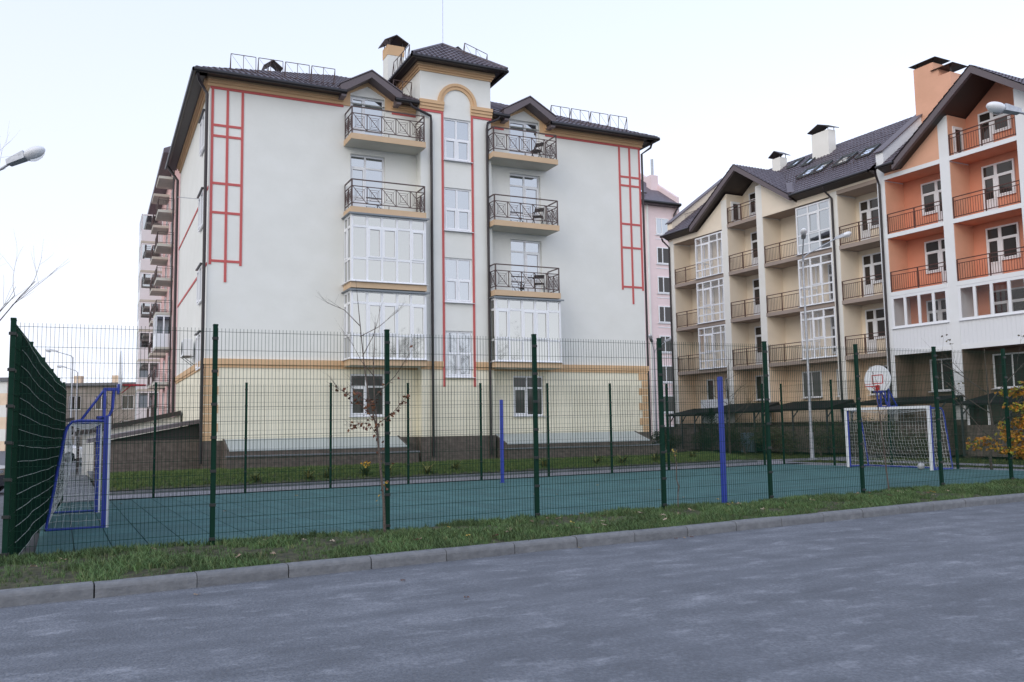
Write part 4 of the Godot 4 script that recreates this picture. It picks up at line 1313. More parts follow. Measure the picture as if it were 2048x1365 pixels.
func scatter(called: String, mesh: Mesh, xs: Array, cs: Array, label: String, cat: String) -> void:
	var mm = MultiMesh.new()
	mm.transform_format = MultiMesh.TRANSFORM_3D
	mm.use_colors = true
	mm.mesh = mesh
	mm.instance_count = xs.size()
	for k in xs.size():
		mm.set_instance_transform(k, xs[k]); mm.set_instance_color(k, cs[k])
	var mi = MultiMeshInstance3D.new()
	mi.multimesh = mm
	mi.material_override = M.veg
	mi.name = numbered(called)
	add_child(mi)
	mi.position = COURT_O; mi.rotation.y = ANG_COURT
	mi.set_meta("kind", "stuff")
	tag(mi, label, cat)

# ---------------------------------------------------------------- welded mesh fence
var panel_mesh: ArrayMesh
var panel_far: ArrayMesh
func make_panel(wire: float) -> ArrayMesh:
	var mb = MB.new()
	for k in 50:
		var x = 0.03 + 2.44 * k / 49.0
		mb.bar(Vector3(x, 0.0, 0), Vector3(x, 1.53, 0), wire, wire)
	for k in 8:
		mb.bar(Vector3(0.0, 0.02 + 0.2 * k + (0.06 if k == 7 else 0.0), wire), Vector3(2.5, 0.02 + 0.2 * k + (0.06 if k == 7 else 0.0), wire), wire * 1.1, wire * 1.1)
	return mb.mesh()
func fence(label: String, pts: Array, top: float, pm: ArrayMesh, post_w: float) -> Node3D:
	var f = thing("mesh_fence", label, "fence", pts[0], 0.0, "green welded mesh fences round the ball court")
	var post = MB.new()
	post.box(-post_w / 2, -0.4, -post_w / 2, post_w / 2, top + 0.03, post_w / 2)
	post.cbox(-post_w / 2 - 0.004, top + 0.03, -post_w / 2 - 0.004, post_w / 2 + 0.004, top + 0.05, post_w / 2 + 0.004, 0.006)
	var pmesh = post.mesh()
	var clip = MB.new()
	clip.cbox(-post_w / 2 - 0.016, -0.02, post_w / 2 - 0.01, post_w / 2 + 0.006, 0.02, post_w / 2 + 0.016, 0.005)
	var cmesh = clip.mesh()
	for k in pts.size():
		var d: Vector3 = pts[mini(k + 1, pts.size() - 1)] - pts[maxi(k - 1, 0)]
		var yaw = atan2(-d.z, d.x)
		var o = obj("post", pmesh, M.fence, f)
		o.position = pts[k] - pts[0]; o.rotation.y = yaw
		for j in 7:
			var c = obj("clamp", cmesh, M.clip, o)
			c.position = Vector3(0, 0.15 + (top - 0.3) * j / 6.0, 0)
	for k in pts.size() - 1:
		var a: Vector3 = pts[k]
		var e: Vector3 = pts[k + 1]
		var ex = (e - a)
		var dir = ex.normalized()
		var zz = dir.cross(Vector3.UP).normalized()
		for j in 2:
			var o = obj("mesh_panel", pm, M.fence, f)
			var ratio = ex.length() / 2.5
			var hs = (top - 0.02) / 3.06
			o.transform = Transform3D(Basis(dir * ratio, Vector3.UP * hs, zz), a - pts[0] + Vector3(0, 0.01 + 1.53 * hs * j, 0) + zz * (post_w * 0.5))
	return f
func build_fences() -> void:
	panel_mesh = make_panel(0.0045)
	panel_far = make_panel(0.0045)
	var p = []
	for s in [0.05, 2.49, 4.98, 7.52, 10.06, 12.53, 14.98, 17.36, 19.72, 22.1, 24.1, 26.0]: p.append(court_at(s, 0.0, 0.02 + 0.006 * s))
	fence("long green mesh fence along the grass verge", p, 3.03, panel_mesh, 0.06)
	p = []
	for s in [0.66, 2.93, 5.37, 7.85, 10.32, 12.84, 15.36, 17.91, 20.4, 22.9, 25.0]: p.append(court_at(s, 13.45, court_y(s, 13.45) - 0.02))
	fence("green mesh fence between the court and the cream building", p, 3.12, panel_far, 0.06)
	p = []
	for t in [13.45, 10.9, 8.4, 5.9, 3.4, 0.9, 0.03]: p.append(court_at(26.0, t, court_y(26.0, t)))
	fence("green mesh fence behind the goal with the white ball", p, 3.1, panel_far, 0.06)
	# fence on the car park side, hung with a dark green windscreen
	p = []
	for k in 6:
		var t = 0.06 + 13.3 * k / 5.0
		p.append(court_at(0.05 + 0.62 * k / 5.0, t, court_y(0, t) + 0.03 * (1 - k / 5.0)))
	var f = fence("green mesh fence hung with a dark green windscreen", p, 3.03, panel_mesh, 0.06)
	var dir: Vector3 = (p[5] - p[0]).normalized()
	var side = dir.cross(Vector3.UP).normalized()
	var L: float = (p[5] - p[0]).length()
	var mb = MB.new()
	var nseg = 60
	var off = func(u: float, y: float) -> float: return 0.075 + 0.012 * sin(u * 1.3) + 0.004 * sin(u * 3.1 + y * 2.0)
	for k in nseg:
		for j in 14:
			var q = []
			for e in [[k, j], [k + 1, j], [k + 1, j + 1], [k, j + 1]]:
				var u: float = 0.22 + (L - 0.25) * e[0] / nseg
				var y: float = 0.05 + (2.86 - 0.10 * sin(PI * u / L)) * e[1] / 14.0
				q.append(dir * u + Vector3(0, y, 0) + side * off.call(u, y))
			mb.quad(q[0], q[1], q[2], q[3])
	obj("windscreen", mb, M.screen, f)
	for j in 15:
		mb = MB.new()
		var pts = []
		for k in nseg + 1:
			var u: float = 0.22 + (L - 0.25) * k / nseg
			var y: float = 0.06 + (2.86 - 0.10 * sin(PI * u / L)) * j / 14.0 + 0.004 * sin(u * 1.9 + j)
			pts.append(dir * u + Vector3(0, y, 0) + side * (off.call(u, y) + 0.006))
		mb.tube(pts, [0.0045], 4, false)
		obj("glint_strand", mb, M.wire_glint, f)  # added pale strand, painted as light glancing off a fence wire

# ---------------------------------------------------------------- goals, posts, lamps
func net_sheet(mb: MB, a: Vector3, b: Vector3, c: Vector3, d: Vector3, nx: int, ny: int, sag: Vector3) -> void:
	var p = []
	for i in nx + 1:
		for j in ny + 1:
			var u = float(i) / nx
			var w = float(j) / ny
			var q = a.lerp(b, u).lerp(d.lerp(c, u), w)
			p.append(q + sag * sin(PI * u) * sin(PI * w) + Vector3(rng.randf_range(-1, 1), rng.randf_range(-1, 1), rng.randf_range(-1, 1)) * 0.012)
	for i in nx + 1:
		for j in ny + 1:
			var k = i * (ny + 1) + j
			if j < ny: mb.bar(p[k], p[k + 1], 0.004, 0.004)
			if i < nx: mb.bar(p[k], p[k + ny + 1], 0.004, 0.004)
func goal(label: String, pos: Vector3, turn: float, w: float) -> void:
	# local x points into the court, z runs along the goal mouth (centred)
	var g = thing("goal", label, "goal", pos, turn, "ball court goals with basketball boards")
	var h = 2.02
	for sz in [-1, 1]:
		var z: float = sz * w / 2
		var mb = MB.new()
		mb.box(-0.10, 0, z - 0.04, -0.022, h, z + 0.04)
		obj("post", mb, M.blue, g)
		mb = MB.new()
		mb.box(-0.022, 0, z - 0.043, 0.02, h + 0.003, z + 0.043)
		obj("post_face", mb, M.white_paint, g)
		mb = MB.new()
		mb.tube([Vector3(-0.08, 1.94, z), Vector3(-0.5, 1.95, z), Vector3(-0.62, 1.93, z), Vector3(-0.68, 1.86, z), Vector3(-0.72, 1.75, z), Vector3(-0.98, 0.04, z)], [0.024], 8)
		obj("back_stay", mb, M.blue, g)
		mb = MB.new()
		mb.rod(Vector3(-0.05, 0.035, z), Vector3(-0.98, 0.035, z), 0.024, 8)
		obj("ground_rail", mb, M.blue, g)
	var mb2 = MB.new()
	mb2.box(-0.10, h - 0.08, -w / 2 + 0.04, -0.022, h, w / 2 - 0.04)
	obj("crossbar", mb2, M.blue, g)
	mb2 = MB.new()
	mb2.box(-0.022, h - 0.083, -w / 2 + 0.043, 0.02, h + 0.003, w / 2 - 0.043)
	obj("crossbar_face", mb2, M.white_paint, g)
	mb2 = MB.new()
	mb2.rod(Vector3(-0.98, 0.035, -w / 2), Vector3(-0.98, 0.035, w / 2), 0.024, 8)
	obj("ground_rail", mb2, M.blue, g)
	mb2 = MB.new()
	var z0 = -w / 2
	var z1 = w / 2
	net_sheet(mb2, Vector3(-0.64, 1.9, z0), Vector3(-0.64, 1.9, z1), Vector3(-0.96, 0.05, z1), Vector3(-0.96, 0.05, z0), 30, 16, Vector3(0.18, -0.05, 0))
	net_sheet(mb2, Vector3(-0.03, 1.95, z0), Vector3(-0.03, 1.95, z1), Vector3(-0.64, 1.9, z1), Vector3(-0.64, 1.9, z0), 30, 5, Vector3(0, -0.12, 0))
	for z in [z0, z1]:
		net_sheet(mb2, Vector3(-0.1, 1.93, z), Vector3(-0.64, 1.9, z), Vector3(-0.96, 0.05, z), Vector3(-0.1, 0.05, z), 7, 16, Vector3(0, 0, -signf(z) * 0.08))
	obj("net", mb2, M.net, g)
	# basketball stand on the crossbar
	var bs = part("basketball_stand", g)
	mb2 = MB.new()
	for z in [-0.16, 0.16]:
		mb2.bar(Vector3(-0.03, h - 0.02, z), Vector3(-0.03, 2.62, z), 0.05, 0.05)
		mb2.bar(Vector3(-0.03, 2.6, z), Vector3(0.22, 2.6, z), 0.05, 0.05)
		mb2.rod(Vector3(-0.45, 1.97, z), Vector3(-0.03, 2.6, z), 0.024, 8)
		mb2.tube([Vector3(0.14, 2.58, z), Vector3(0.12, 2.2, z), Vector3(0.07, 2.07, z), Vector3(-0.02, 2.03, z)], [0.024], 8)
	mb2.bar(Vector3(-0.03, 2.6, -0.18), Vector3(-0.03, 2.6, 0.18), 0.05, 0.05)
	mb2.box(0.2, 2.50, -0.2, 0.24, 2.7, 0.2)
	mb2.bar(Vector3(-0.1, 2.03, -0.35), Vector3(-0.1, 2.03, 0.35), 0.12, 0.05)
	obj("frame", mb2, M.blue, bs)
	mb2 = MB.new()
	var poly = PackedVector2Array()
	for k in 33:
		var a = deg_to_rad(-50.0 + 280.0 * k / 32.0)
		poly.append(Vector2(0.52 * cos(a), 2.56 + 0.36 + 0.47 * sin(a)))
	mb2.extrude(poly, -0.012, 0.012)
	var bd = obj("backboard", mb2, M.white_paint, bs)
	bd.transform = Transform3D(Basis(Vector3.UP, PI / 2), Vector3(0.255, 0, 0))
	mb2 = MB.new()
	mb2.box(-0.22, 2.78, 0.0125, 0.22, 2.81, 0.017); mb2.box(-0.22, 3.05, 0.0125, 0.22, 3.08, 0.017)
	mb2.box(-0.22, 2.81, 0.0125, -0.19, 3.05, 0.017); mb2.box(0.19, 2.81, 0.0125, 0.22, 3.05, 0.017)
	mb2.box(-0.50, 2.775, 0.0125, -0.22, 2.79, 0.017)
	var mk = obj("board_marking", mb2, M.red_paint, bs)
	mk.transform = bd.transform
	mb2 = MB.new()
	mb2.tube(ring_h(Vector3(0.52, 2.69, 0), 0.225, 24), [0.012], 6, false)
	mb2.box(0.268, 2.58, -0.08, 0.285, 2.74, 0.08)
	mb2.bar(Vector3(0.28, 2.69, -0.06), Vector3(0.32, 2.69, -0.1), 0.02, 0.02); mb2.bar(Vector3(0.28, 2.69, 0.06), Vector3(0.32, 2.69, 0.1), 0.02, 0.02)
	mb2.bar(Vector3(0.28, 2.52, 0.0), Vector3(0.46, 2.68, 0.08), 0.015, 0.015); mb2.bar(Vector3(0.28, 2.52, 0.0), Vector3(0.46, 2.68, -0.08), 0.015, 0.015)
	obj("hoop", mb2, M.red_paint, bs)
func ring_h(o: Vector3, r: float, n: int) -> Array:
	var a = []
	for k in n + 1: a.append(o + Vector3(cos(TAU * k / n), 0, sin(TAU * k / n)) * r)
	return a
func lamp(label: String, pos: Vector3, H: float, arms: Array, group := "street lamps") -> void:
	var l = thing("street_lamp", label, "street lamp", pos, 0.0, group)
	var mb = MB.new()
	mb.tube([Vector3(0, -0.2, 0), Vector3(0, 1.2, 0), Vector3(0, 1.25, 0), Vector3(0, H, 0)], [0.095, 0.09, 0.07, 0.045], 12)
	obj("pole", mb, M.galv, l)
	mb = MB.new()
	mb.box(-0.17, -0.05, -0.17, 0.17, 0.03, 0.17)
	obj("base_plate", mb, M.galv, l)
	for a in arms:
		var d: Vector3 = a[0].normalized()
		var reach: float = a[1]
		var rise: float = a[2]
		var tip = Vector3(0, H, 0) + d * reach + Vector3(0, rise, 0)
		mb = MB.new()
		mb.tube([Vector3(0, H - 0.15, 0), Vector3(0, H + rise * 0.12, 0) + d * 0.06, Vector3(0, H + rise * 0.28, 0) + d * reach * 0.16, tip], [0.035, 0.032, 0.03, 0.026], 8)
		obj("arm", mb, M.galv, l)
		var hd = part("luminaire", l, tip)
		var slope = atan2(rise * 0.72, reach * 0.84) * 0.7
		hd.basis = Basis(Vector3.UP, atan2(-d.z, d.x)) * Basis(Vector3.BACK, slope)
		mb = MB.new()
		mb.hexa([Vector3(-0.22, -0.06, 0.09), Vector3(0.2, -0.08, 0.11), Vector3(0.2, -0.08, -0.11), Vector3(-0.22, -0.06, -0.09), Vector3(-0.22, 0.06, 0.07), Vector3(0.2, 0.09, 0.09), Vector3(0.2, 0.09, -0.09), Vector3(-0.22, 0.06, -0.07)])
		obj("housing", mb, M.galv, hd)
		mb = MB.new()
		mb.sphere(Vector3(0.38, -0.01, 0), Vector3(0.24, 0.115, 0.15), 14, 8)
		obj("hood", mb, M.white_paint, hd)
		mb = MB.new()
		mb.sphere(Vector3(0.38, -0.05, 0), Vector3(0.21, 0.14, 0.13), 14, 8)
		obj("bowl", mb, M.lamp_glass, hd)
func build_court_things() -> void:
	goal("blue and white goal with basketball hoop beside the green windscreen", court_at(1.42, 6.95, court_y(1.4, 6.9)), ANG_COURT, 3.7)
	goal("blue and white goal with round white backboard facing the road side", court_at(24.72, 7.5, court_y(24.7, 7.5)), ANG_COURT + PI, 3.25)
	for q in [[12.62, 11.48, "blue net post beside the path in front of the cream building"], [12.38, 1.13, "blue net post on the court close to the verge fence"]]:
		var y = court_y(q[0], q[1])
		var t = thing("net_post", q[2], "post", court_at(q[0], q[1], y), 0.0, "blue net posts")
		var mb = MB.new()
		mb.tube([Vector3(0, 0, 0), Vector3(0, 2.5, 0)], [0.055, 0.055], 14)
		obj("tube", mb, M.blue, t)
		mb = MB.new()
		mb.tube([Vector3(0, 2.5, 0), Vector3(0, 2.52, 0)], [0.057, 0.04], 14)
		obj("cap", mb, M.blue, t)
		mb = MB.new()
		mb.tube([Vector3(0, 0, 0), Vector3(0, 0.015, 0)], [0.09, 0.09], 14)
		obj("flange", mb, M.blue, t)
	var bl = thing("ball", "scuffed white ball lying against the goal post", "ball", court_at(24.85, 6.35, court_y(24.9, 6.3) + 0.11))
	var bm = MB.new()
	bm.sphere(Vector3.ZERO, Vector3.ONE * 0.11, 20, 12)
	obj("skin", bm, mat(sh(0.5, 0.5, 0.52), 0.6), bl)
	bm = MB.new()
	for ax in 3:
		var pts = []
		for k in 25:
			var an = TAU * k / 24
			var v = Vector3(cos(an), sin(an), 0.0) * 0.1105
			pts.append(v if ax == 0 else (Vector3(v.z, v.x, v.y) if ax == 1 else Vector3(v.y, v.z, v.x)))
		bm.tube(pts, [0.002], 4, false)
	obj("seam", bm, M.lamp_dark, bl)
	lamp("galvanised double-armed street lamp in front of the gabled cream block", Vector3(13.83, -0.1, -40.95), 9.35, [[Vector3(1, 0, 0.05), 1.75, 1.05], [Vector3(-0.28, 0, 1), 1.5, 0.85]])
	lamp("street lamp whose head overlaps the orange attic loggia", Vector3(13.56, 0.12, -20.38), 8.3, [[Vector3(-1, 0, 0.12), 1.65, 0.5]])
	lamp("street lamp standing among the bare branches by the windscreen fence", Vector3(-12.0, -0.1, -18.0), 6.35, [[Vector3(1, 0, 0.1), 1.75, 1.1]])
	lamp("tall lamp over the car park before the low grey house", Vector3(-30.2, -0.1, -60.0), 6.9, [[Vector3(-1, 0, 0.0), 1.3, 0.45]])
	lamp("farther lamp over the car park before the low grey house", Vector3(-37.3, -0.1, -75.0), 6.9, [[Vector3(-1, 0, 0.0), 1.2, 0.45]])
	lamp("double-armed street lamp in the gap by the pink building", Vector3(9.75, -0.1, -60.0), 6.6, [[Vector3(1, 0, 0), 0.9, 0.8], [Vector3(-0.35, 0, 0.9), 0.7, 0.8]])

# ---------------------------------------------------------------- other buildings
func main_local(x: float, y: float, z: float) -> Vector3:
	return MAIN_O + Vector3(x, y, z).rotated(Vector3.UP, ANG_MAIN)
func build_far() -> void:
	# pink wing far behind the left corner of the cream building: only its balcony side shows
	var b = thing("apartment_building", "pink wing with stacked railed balconies seen past the cream corner", "building", Vector3(-28.6, 0.0, -73.3), ANG_MAIN)
	var mb = MB.new()
	mb.box(0, -0.4, -34, 13, 25.0, 0.6)
	obj("wall", mb, M.pink_deep, b)
	mb = MB.new()
	mb.extrude(PackedVector2Array([Vector2(-1.1, 24.75), Vector2(13.7, 24.75), Vector2(13.7, 25.0), Vector2(6.5, 28.6), Vector2(-1.1, 25.1)]), -34.5, 2.0)
	obj("roof", mb, M.roof, b)
	for c in 3:
		var z1: float = [-0.2, -6.4, -14.0][c]
		var z0: float = [-3.7, -9.6, -18.5][c]
		var w: float = [1.3, 1.35, 2.0][c]
		for k in 8:
			var y = 2.82 + 2.93 * k
			var glazed: bool = c == 2 or (c == 0 and k == 2)
			if c == 2 and k == 7: continue
			var p = part("glazed_balcony" if glazed else "balcony", b)
			mb = MB.new()
			mb.box(-w, y - 0.22, z0, 0.0, y, z1)
			obj("slab", mb, M.slab, p)
			if k == 7: continue
			mb = MB.new()
			if glazed:
				mb.box(-w, y, z0, -w + 0.05, y + 1.0, z1); mb.box(-w + 0.05, y, z1 - 0.05, 0.0, y + 1.0, z1)
				obj("panel", mb, M.white_paint, p)
				var xf = Transform3D(Basis.IDENTITY, Vector3(0, 0, z1 - 0.07))
				glaze(p, -w, y + 1.0, 0.0, y + 2.68, 0.0, [0, 0.5, 1], [0, 1], M.glass, 0.12, [], xf)
				xf = Transform3D(Basis(Vector3.UP, -PI / 2), Vector3(-w + 0.07, 0, 0))
				glaze(p, z0, y + 1.0, z1, y + 2.68, 0.0, [0, 0.25, 0.5, 0.75, 1], [0, 1], M.glass, 0.1, [], xf)
			else:
				bar_rail(mb, Vector3(-w + 0.03, y, z1 - 0.03), Vector3(1, 0, 0), w - 0.03, [0.0, 1.0])
				bar_rail(mb, Vector3(-w + 0.03, y, z0), Vector3(0, 0, 1), z1 - z0 - 0.03, [0.0, 0.5, 1.0])
				obj("railing", mb, M.rail, p)
				var d = part("balcony_door", b)
				d.transform = Transform3D(Basis(Vector3.UP, -PI / 2), Vector3(-0.01, 0, 0))
				glaze(d, z0 + 0.6, y + 0.05, z1 - 0.8, y + 2.3, 0.0, [0, 0.4, 1], [0, 0.3, 1], M.glass_dark, 0.09)
	pipe_run(b, "downpipe", [Vector3(-0.15, 24.0, 0.3), Vector3(-0.15, 0.2, 0.3)], 0.08, M.pipe)
	# pink building in the gap
	b = thing("apartment_building", "pink building with one column of white windows in the gap", "building", Vector3(16.6, 0.0, -86.3), ANG_MAIN)
	mb = MB.new()
	mb.box(-22, -0.4, -12, 0, 23.1, 0)
	obj("wall", mb, M.pink, b)
	for k in 8:
		var y = 20.25 - 2.93 * k
		var p = part("window", b)
		glaze(p, -2.45, y, -0.95, y + 1.65, 0.02, [0, 0.45, 1], [0, 1], M.glass if k == 0 else M.glass_dark, 0.1)
		mb = MB.new()
		mb.box(-2.55, y - 0.1, 0.0, -0.85, y - 0.02, 0.1)
		mb.box(-2.5, y - 0.5, 0.0, -0.9, y - 0.42, 0.03)
		obj("sill", mb, M.sill, p)
		p = part("window", b)
		glaze(p, -6.0, y, -4.5, y + 1.65, 0.02, [0, 0.45, 1], [0, 1], M.glass_dark, 0.1)
	mb = MB.new()
	mb.box(-3.55, 0, 0.0, -3.35, 23.1, 0.12)
	obj("pilaster", mb, M.cream, b)
	mb = MB.new()
	mb.hexa([Vector3(-22, 23.1, 0.6), Vector3(0.2, 23.1, 0.6), Vector3(0.2, 23.1, -12), Vector3(-22, 23.1, -12), Vector3(-22, 23.4, 0.6), Vector3(0.0, 23.4, 0.6), Vector3(0.0, 27.8, -6.2), Vector3(-22, 27.8, -6.2)])
	obj("roof", mb, M.roof, b)
	mb = MB.new()
	gutter(mb, Vector3(-22, 23.3, 0.66), Vector3(0.2, 23.3, 0.66), 0.16)
	obj("gutter", mb, M.gutter, b)
	skylight_simple(b)
	mb = MB.new()
	for q in [Vector2(0, 0)]:
		mb.hexa([Vector3(0.0, 22, 0.2), Vector3(0.35, 22, 0.2), Vector3(0.35, 22, -6.2), Vector3(0.0, 22, -6.2), Vector3(0.0, 24.2, 0.2), Vector3(0.35, 24.2, 0.2), Vector3(0.35, 28.4, -6.2), Vector3(0.0, 28.4, -6.2)])
	mb.box(-0.9, 25.0, -3.6, 0.0, 27.2, -2.8)
	obj("fire_wall", mb, M.pink, b)
	pipe_run(b, "flue", [Vector3(-0.4, 27.0, -3.2), Vector3(-0.4, 29.0, -3.2)], 0.14, M.galv)
	pipe_run(b, "downpipe", [Vector3(0.0, 23.2, 0.6), Vector3(-0.25, 22.4, 0.12), Vector3(-0.25, 0, 0.12)], 0.09, M.pipe)
	# low grey house across the car park
	b = thing("low_house", "long low grey two-storey house with flat pale roof edge", "building", Vector3(-64.0, 0.0, -100.0), 0.02)
	mb = MB.new()
	var holes = []
	for k in 7:
		for r in 2: holes.append([1.2 + 3.0 * k, 1.3 + 2.9 * r, 2.6 + 3.0 * k, 2.9 + 2.9 * r])
	wall(mb, 0, 24, -0.4, 6.9, 0, holes, 0.2)
	mb.quad(Vector3(24, -0.4, 0), Vector3(24, -0.4, -10), Vector3(24, 6.9, -10), Vector3(24, 6.9, 0))
	mb.quad(Vector3(0, 6.9, 0), Vector3(24, 6.9, 0), Vector3(24, 6.9, -10), Vector3(0, 6.9, -10))
	obj("wall", mb, M.grey_wall, b)
	for h in holes: window(b, h[0], h[1], h[2], h[3], -0.15, [0, 0.5, 1], [0, 1], M.glass_dark, [], [], false)
	mb = MB.new()
	mb.box(-0.4, 6.92, -10.3, 24.4, 7.25, 0.5)
	obj("roof", mb, M.concrete, b)
	for x in [12.2, 16.7]:
		chimney(b, x, x + 0.8, -4.0, -3.2, 7.2, 8.3, M.r_peach, false)
	b = thing("low_house", "low house with pink and white wall bands at the car park", "building", Vector3(-65.0, 0.0, -92.0), 0.0)
	for k in 6:
		mb = MB.new()
		mb.box(0, -0.4 + 1.25 * k, -8, 11.9 - 0.003 * k, 0.85 + 1.25 * k, 0.004 * (k % 2))
		obj("wall_band", mb, M.r_peach if k % 2 == 0 else M.cream, b)
	mb = MB.new()
	mb.box(-0.2, 7.1, -8.2, 12.1, 7.5, 0.3)
	obj("roof", mb, M.concrete, b)
	# roofed basement ramps against the left side of the cream building
	b = thing("basement_entrance", "brown clad basement ramp shelter with sloping dark roof", "shelter", main_local(-8.7, 0, -1.0), ANG_MAIN)
	mb = MB.new()
	mb.box(-3.5, -0.7, -0.2, 0, 1.02, 0); mb.box(-3.5, -0.7, -4.6, -3.3, 1.02, -0.2); mb.box(-3.5, -0.7, -4.8, 0, 1.02, -4.6)
	obj("wall", mb, M.plinth, b)
	mb = MB.new()
	mb.extrude(PackedVector2Array([Vector2(-3.75, 0.96), Vector2(0.0, 1.62), Vector2(0.0, 1.76), Vector2(-3.75, 1.10)]), -5.0, 0.18)
	obj("roof", mb, M.fascia_light, b)
	mb = MB.new()
	mb.extrude(PackedVector2Array([Vector2(-3.2, 1.02), Vector2(0.0, 1.02), Vector2(0.0, 1.60)]), -0.5, -0.35)
	obj("dark_gap_sheet", mb, M.fascia, b)  # dark sheet painted as the shade in the open gap below the roof
	b = thing("basement_entrance", "pale walled basement ramp shelter beyond the brown clad one", "shelter", main_local(-8.75, 0, -8.5), ANG_MAIN)
	mb = MB.new()
	mb.extrude(PackedVector2Array([Vector2(-3.9, -0.7), Vector2(0, -0.7), Vector2(0, 2.02), Vector2(-3.9, 1.22)]), -4.0, 0)
	obj("wall", mb, M.r_pilaster, b)
	mb = MB.new()
	mb.extrude(PackedVector2Array([Vector2(-4.2, 1.18), Vector2(0.0, 2.04), Vector2(0.0, 2.24), Vector2(-4.2, 1.38)]), -4.2, 0.25)
	mb.box(-4.1, -0.7, 0.05, -4.0, 1.2, 0.15)
	obj("roof", mb, M.fascia, b)
	# gate posts and low canopy by the car park
	b = thing("bin_shelter", "small dark canopy on posts beside the basement ramps", "shelter", main_local(-13.9, -0.3, -9.0), ANG_MAIN)
	mb = MB.new()
	mb.extrude(PackedVector2Array([Vector2(-0.9, 1.85), Vector2(0.9, 2.15), Vector2(0.9, 2.3), Vector2(-0.9, 2.0)]), -1.5, 0)
	obj("roof", mb, M.fascia, b)
	mb = MB.new()
	for x in [-0.4, 0.05]: mb.box(x, 0, -0.4, x + 0.22, 1.95, -0.18)
	obj("post", mb, M.fence, b)
func skylight_simple(b: Node) -> void:
	var p = part("skylight", b)
	var mb = MB.new()
	mb.quad(Vector3(-4.4, 24.35, -0.75), Vector3(-3.0, 24.35, -0.75), Vector3(-3.0, 25.3, -2.15), Vector3(-4.4, 25.3, -2.15))
	obj("pane", mb, M.glass_sky, p).position = Vector3(0, 0.12, 0.1)
	mb = MB.new()
	mb.bar(Vector3(-4.4, 24.5, -0.6), Vector3(-3.0, 24.5, -0.6), 0.12, 0.12)
	obj("frame", mb, M.fascia, p)

# ---------------------------------------------------------------- cars
func car(label: String, pos: Vector3, turn: float, paint: Material, suv: bool) -> void:
	var c = thing("parked_car", label, "car", pos, turn, "cars in the car park")
	var h = 1.68 if suv else 1.45
	var L = 4.3
	var mb = MB.new()
	var belt = 0.98 if suv else 0.88
	var side = PackedVector2Array([Vector2(-2.1, 0.28), Vector2(-1.75, 0.22), Vector2(1.75, 0.22), Vector2(2.1, 0.3), Vector2(2.15, 0.6), Vector2(2.05, 0.78), Vector2(1.1, belt), Vector2(-2.0, belt + 0.04), Vector2(-2.13, 0.75)])
	mb.extrude(side, -0.84, 0.84)
	var lo = [Vector3(-2.0, belt + 0.02, 0.82), Vector3(1.05, belt, 0.82), Vector3(1.05, belt, -0.82), Vector3(-2.0, belt + 0.02, -0.82)]
	var hi = [Vector3(-1.75 if suv else -1.2, h, 0.62), Vector3(0.25, h, 0.62), Vector3(0.25, h, -0.62), Vector3(-1.75 if suv else -1.2, h, -0.62)]
	mb.hexa([lo[0], lo[1], lo[2], lo[3], hi[0], hi[1], hi[2], hi[3]])
	obj("body", mb, paint, c)
	mb = MB.new()
	for sg in [[0, 1], [1, 2], [2, 3], [3, 0]]:
		var a: Vector3 = lo[sg[0]]
		var b: Vector3 = lo[sg[1]]
		var d: Vector3 = hi[sg[1]]
		var e: Vector3 = hi[sg[0]]
		var nn = (b - a).cross(e - a).normalized() * 0.006
		var parts = [[0.06, 0.47], [0.53, 0.94]] if sg[0] % 2 == 0 else [[0.07, 0.93]]
		for q in parts:
			var p0 = a.lerp(b, q[0])
			var p1 = a.lerp(b, q[1])
			var p2 = e.lerp(d, q[1])
			var p3 = e.lerp(d, q[0])
			mb.quad(p0.lerp(p3, 0.1) + nn, p1.lerp(p2, 0.1) + nn, p1.lerp(p2, 0.84) + nn, p0.lerp(p3, 0.84) + nn)
	obj("window_glass", mb, M.glass_dark, c)
	for x in [-1.35, 1.35]:
		for z in [-0.76, 0.76]:
			var w = part("wheel", c, Vector3(x, 0.32, z))
			mb = MB.new()
			mb.tube([Vector3(0, 0, -0.12), Vector3(0, 0, -0.1), Vector3(0, 0, 0.1), Vector3(0, 0, 0.12)], [0.29, 0.33, 0.33, 0.29], 20)
			obj("tyre", mb, M.black, w)
			mb = MB.new()
			mb.tube([Vector3(0, 0, -0.125), Vector3(0, 0, 0.125)], [0.21, 0.21], 16)
			obj("rim", mb, M.galv, w)
	for z in [-0.66, 0.66]:
		mb = MB.new()
		mb.box(-2.14, 0.72, z - 0.13, -2.06, 0.92, z + 0.13)
		obj("tail_light", mb, M.red_paint, c)
		mb = MB.new()
		mb.box(2.0, 0.6, z - 0.15, 2.12, 0.74, z + 0.15)
		obj("headlight", mb, M.galv, c)

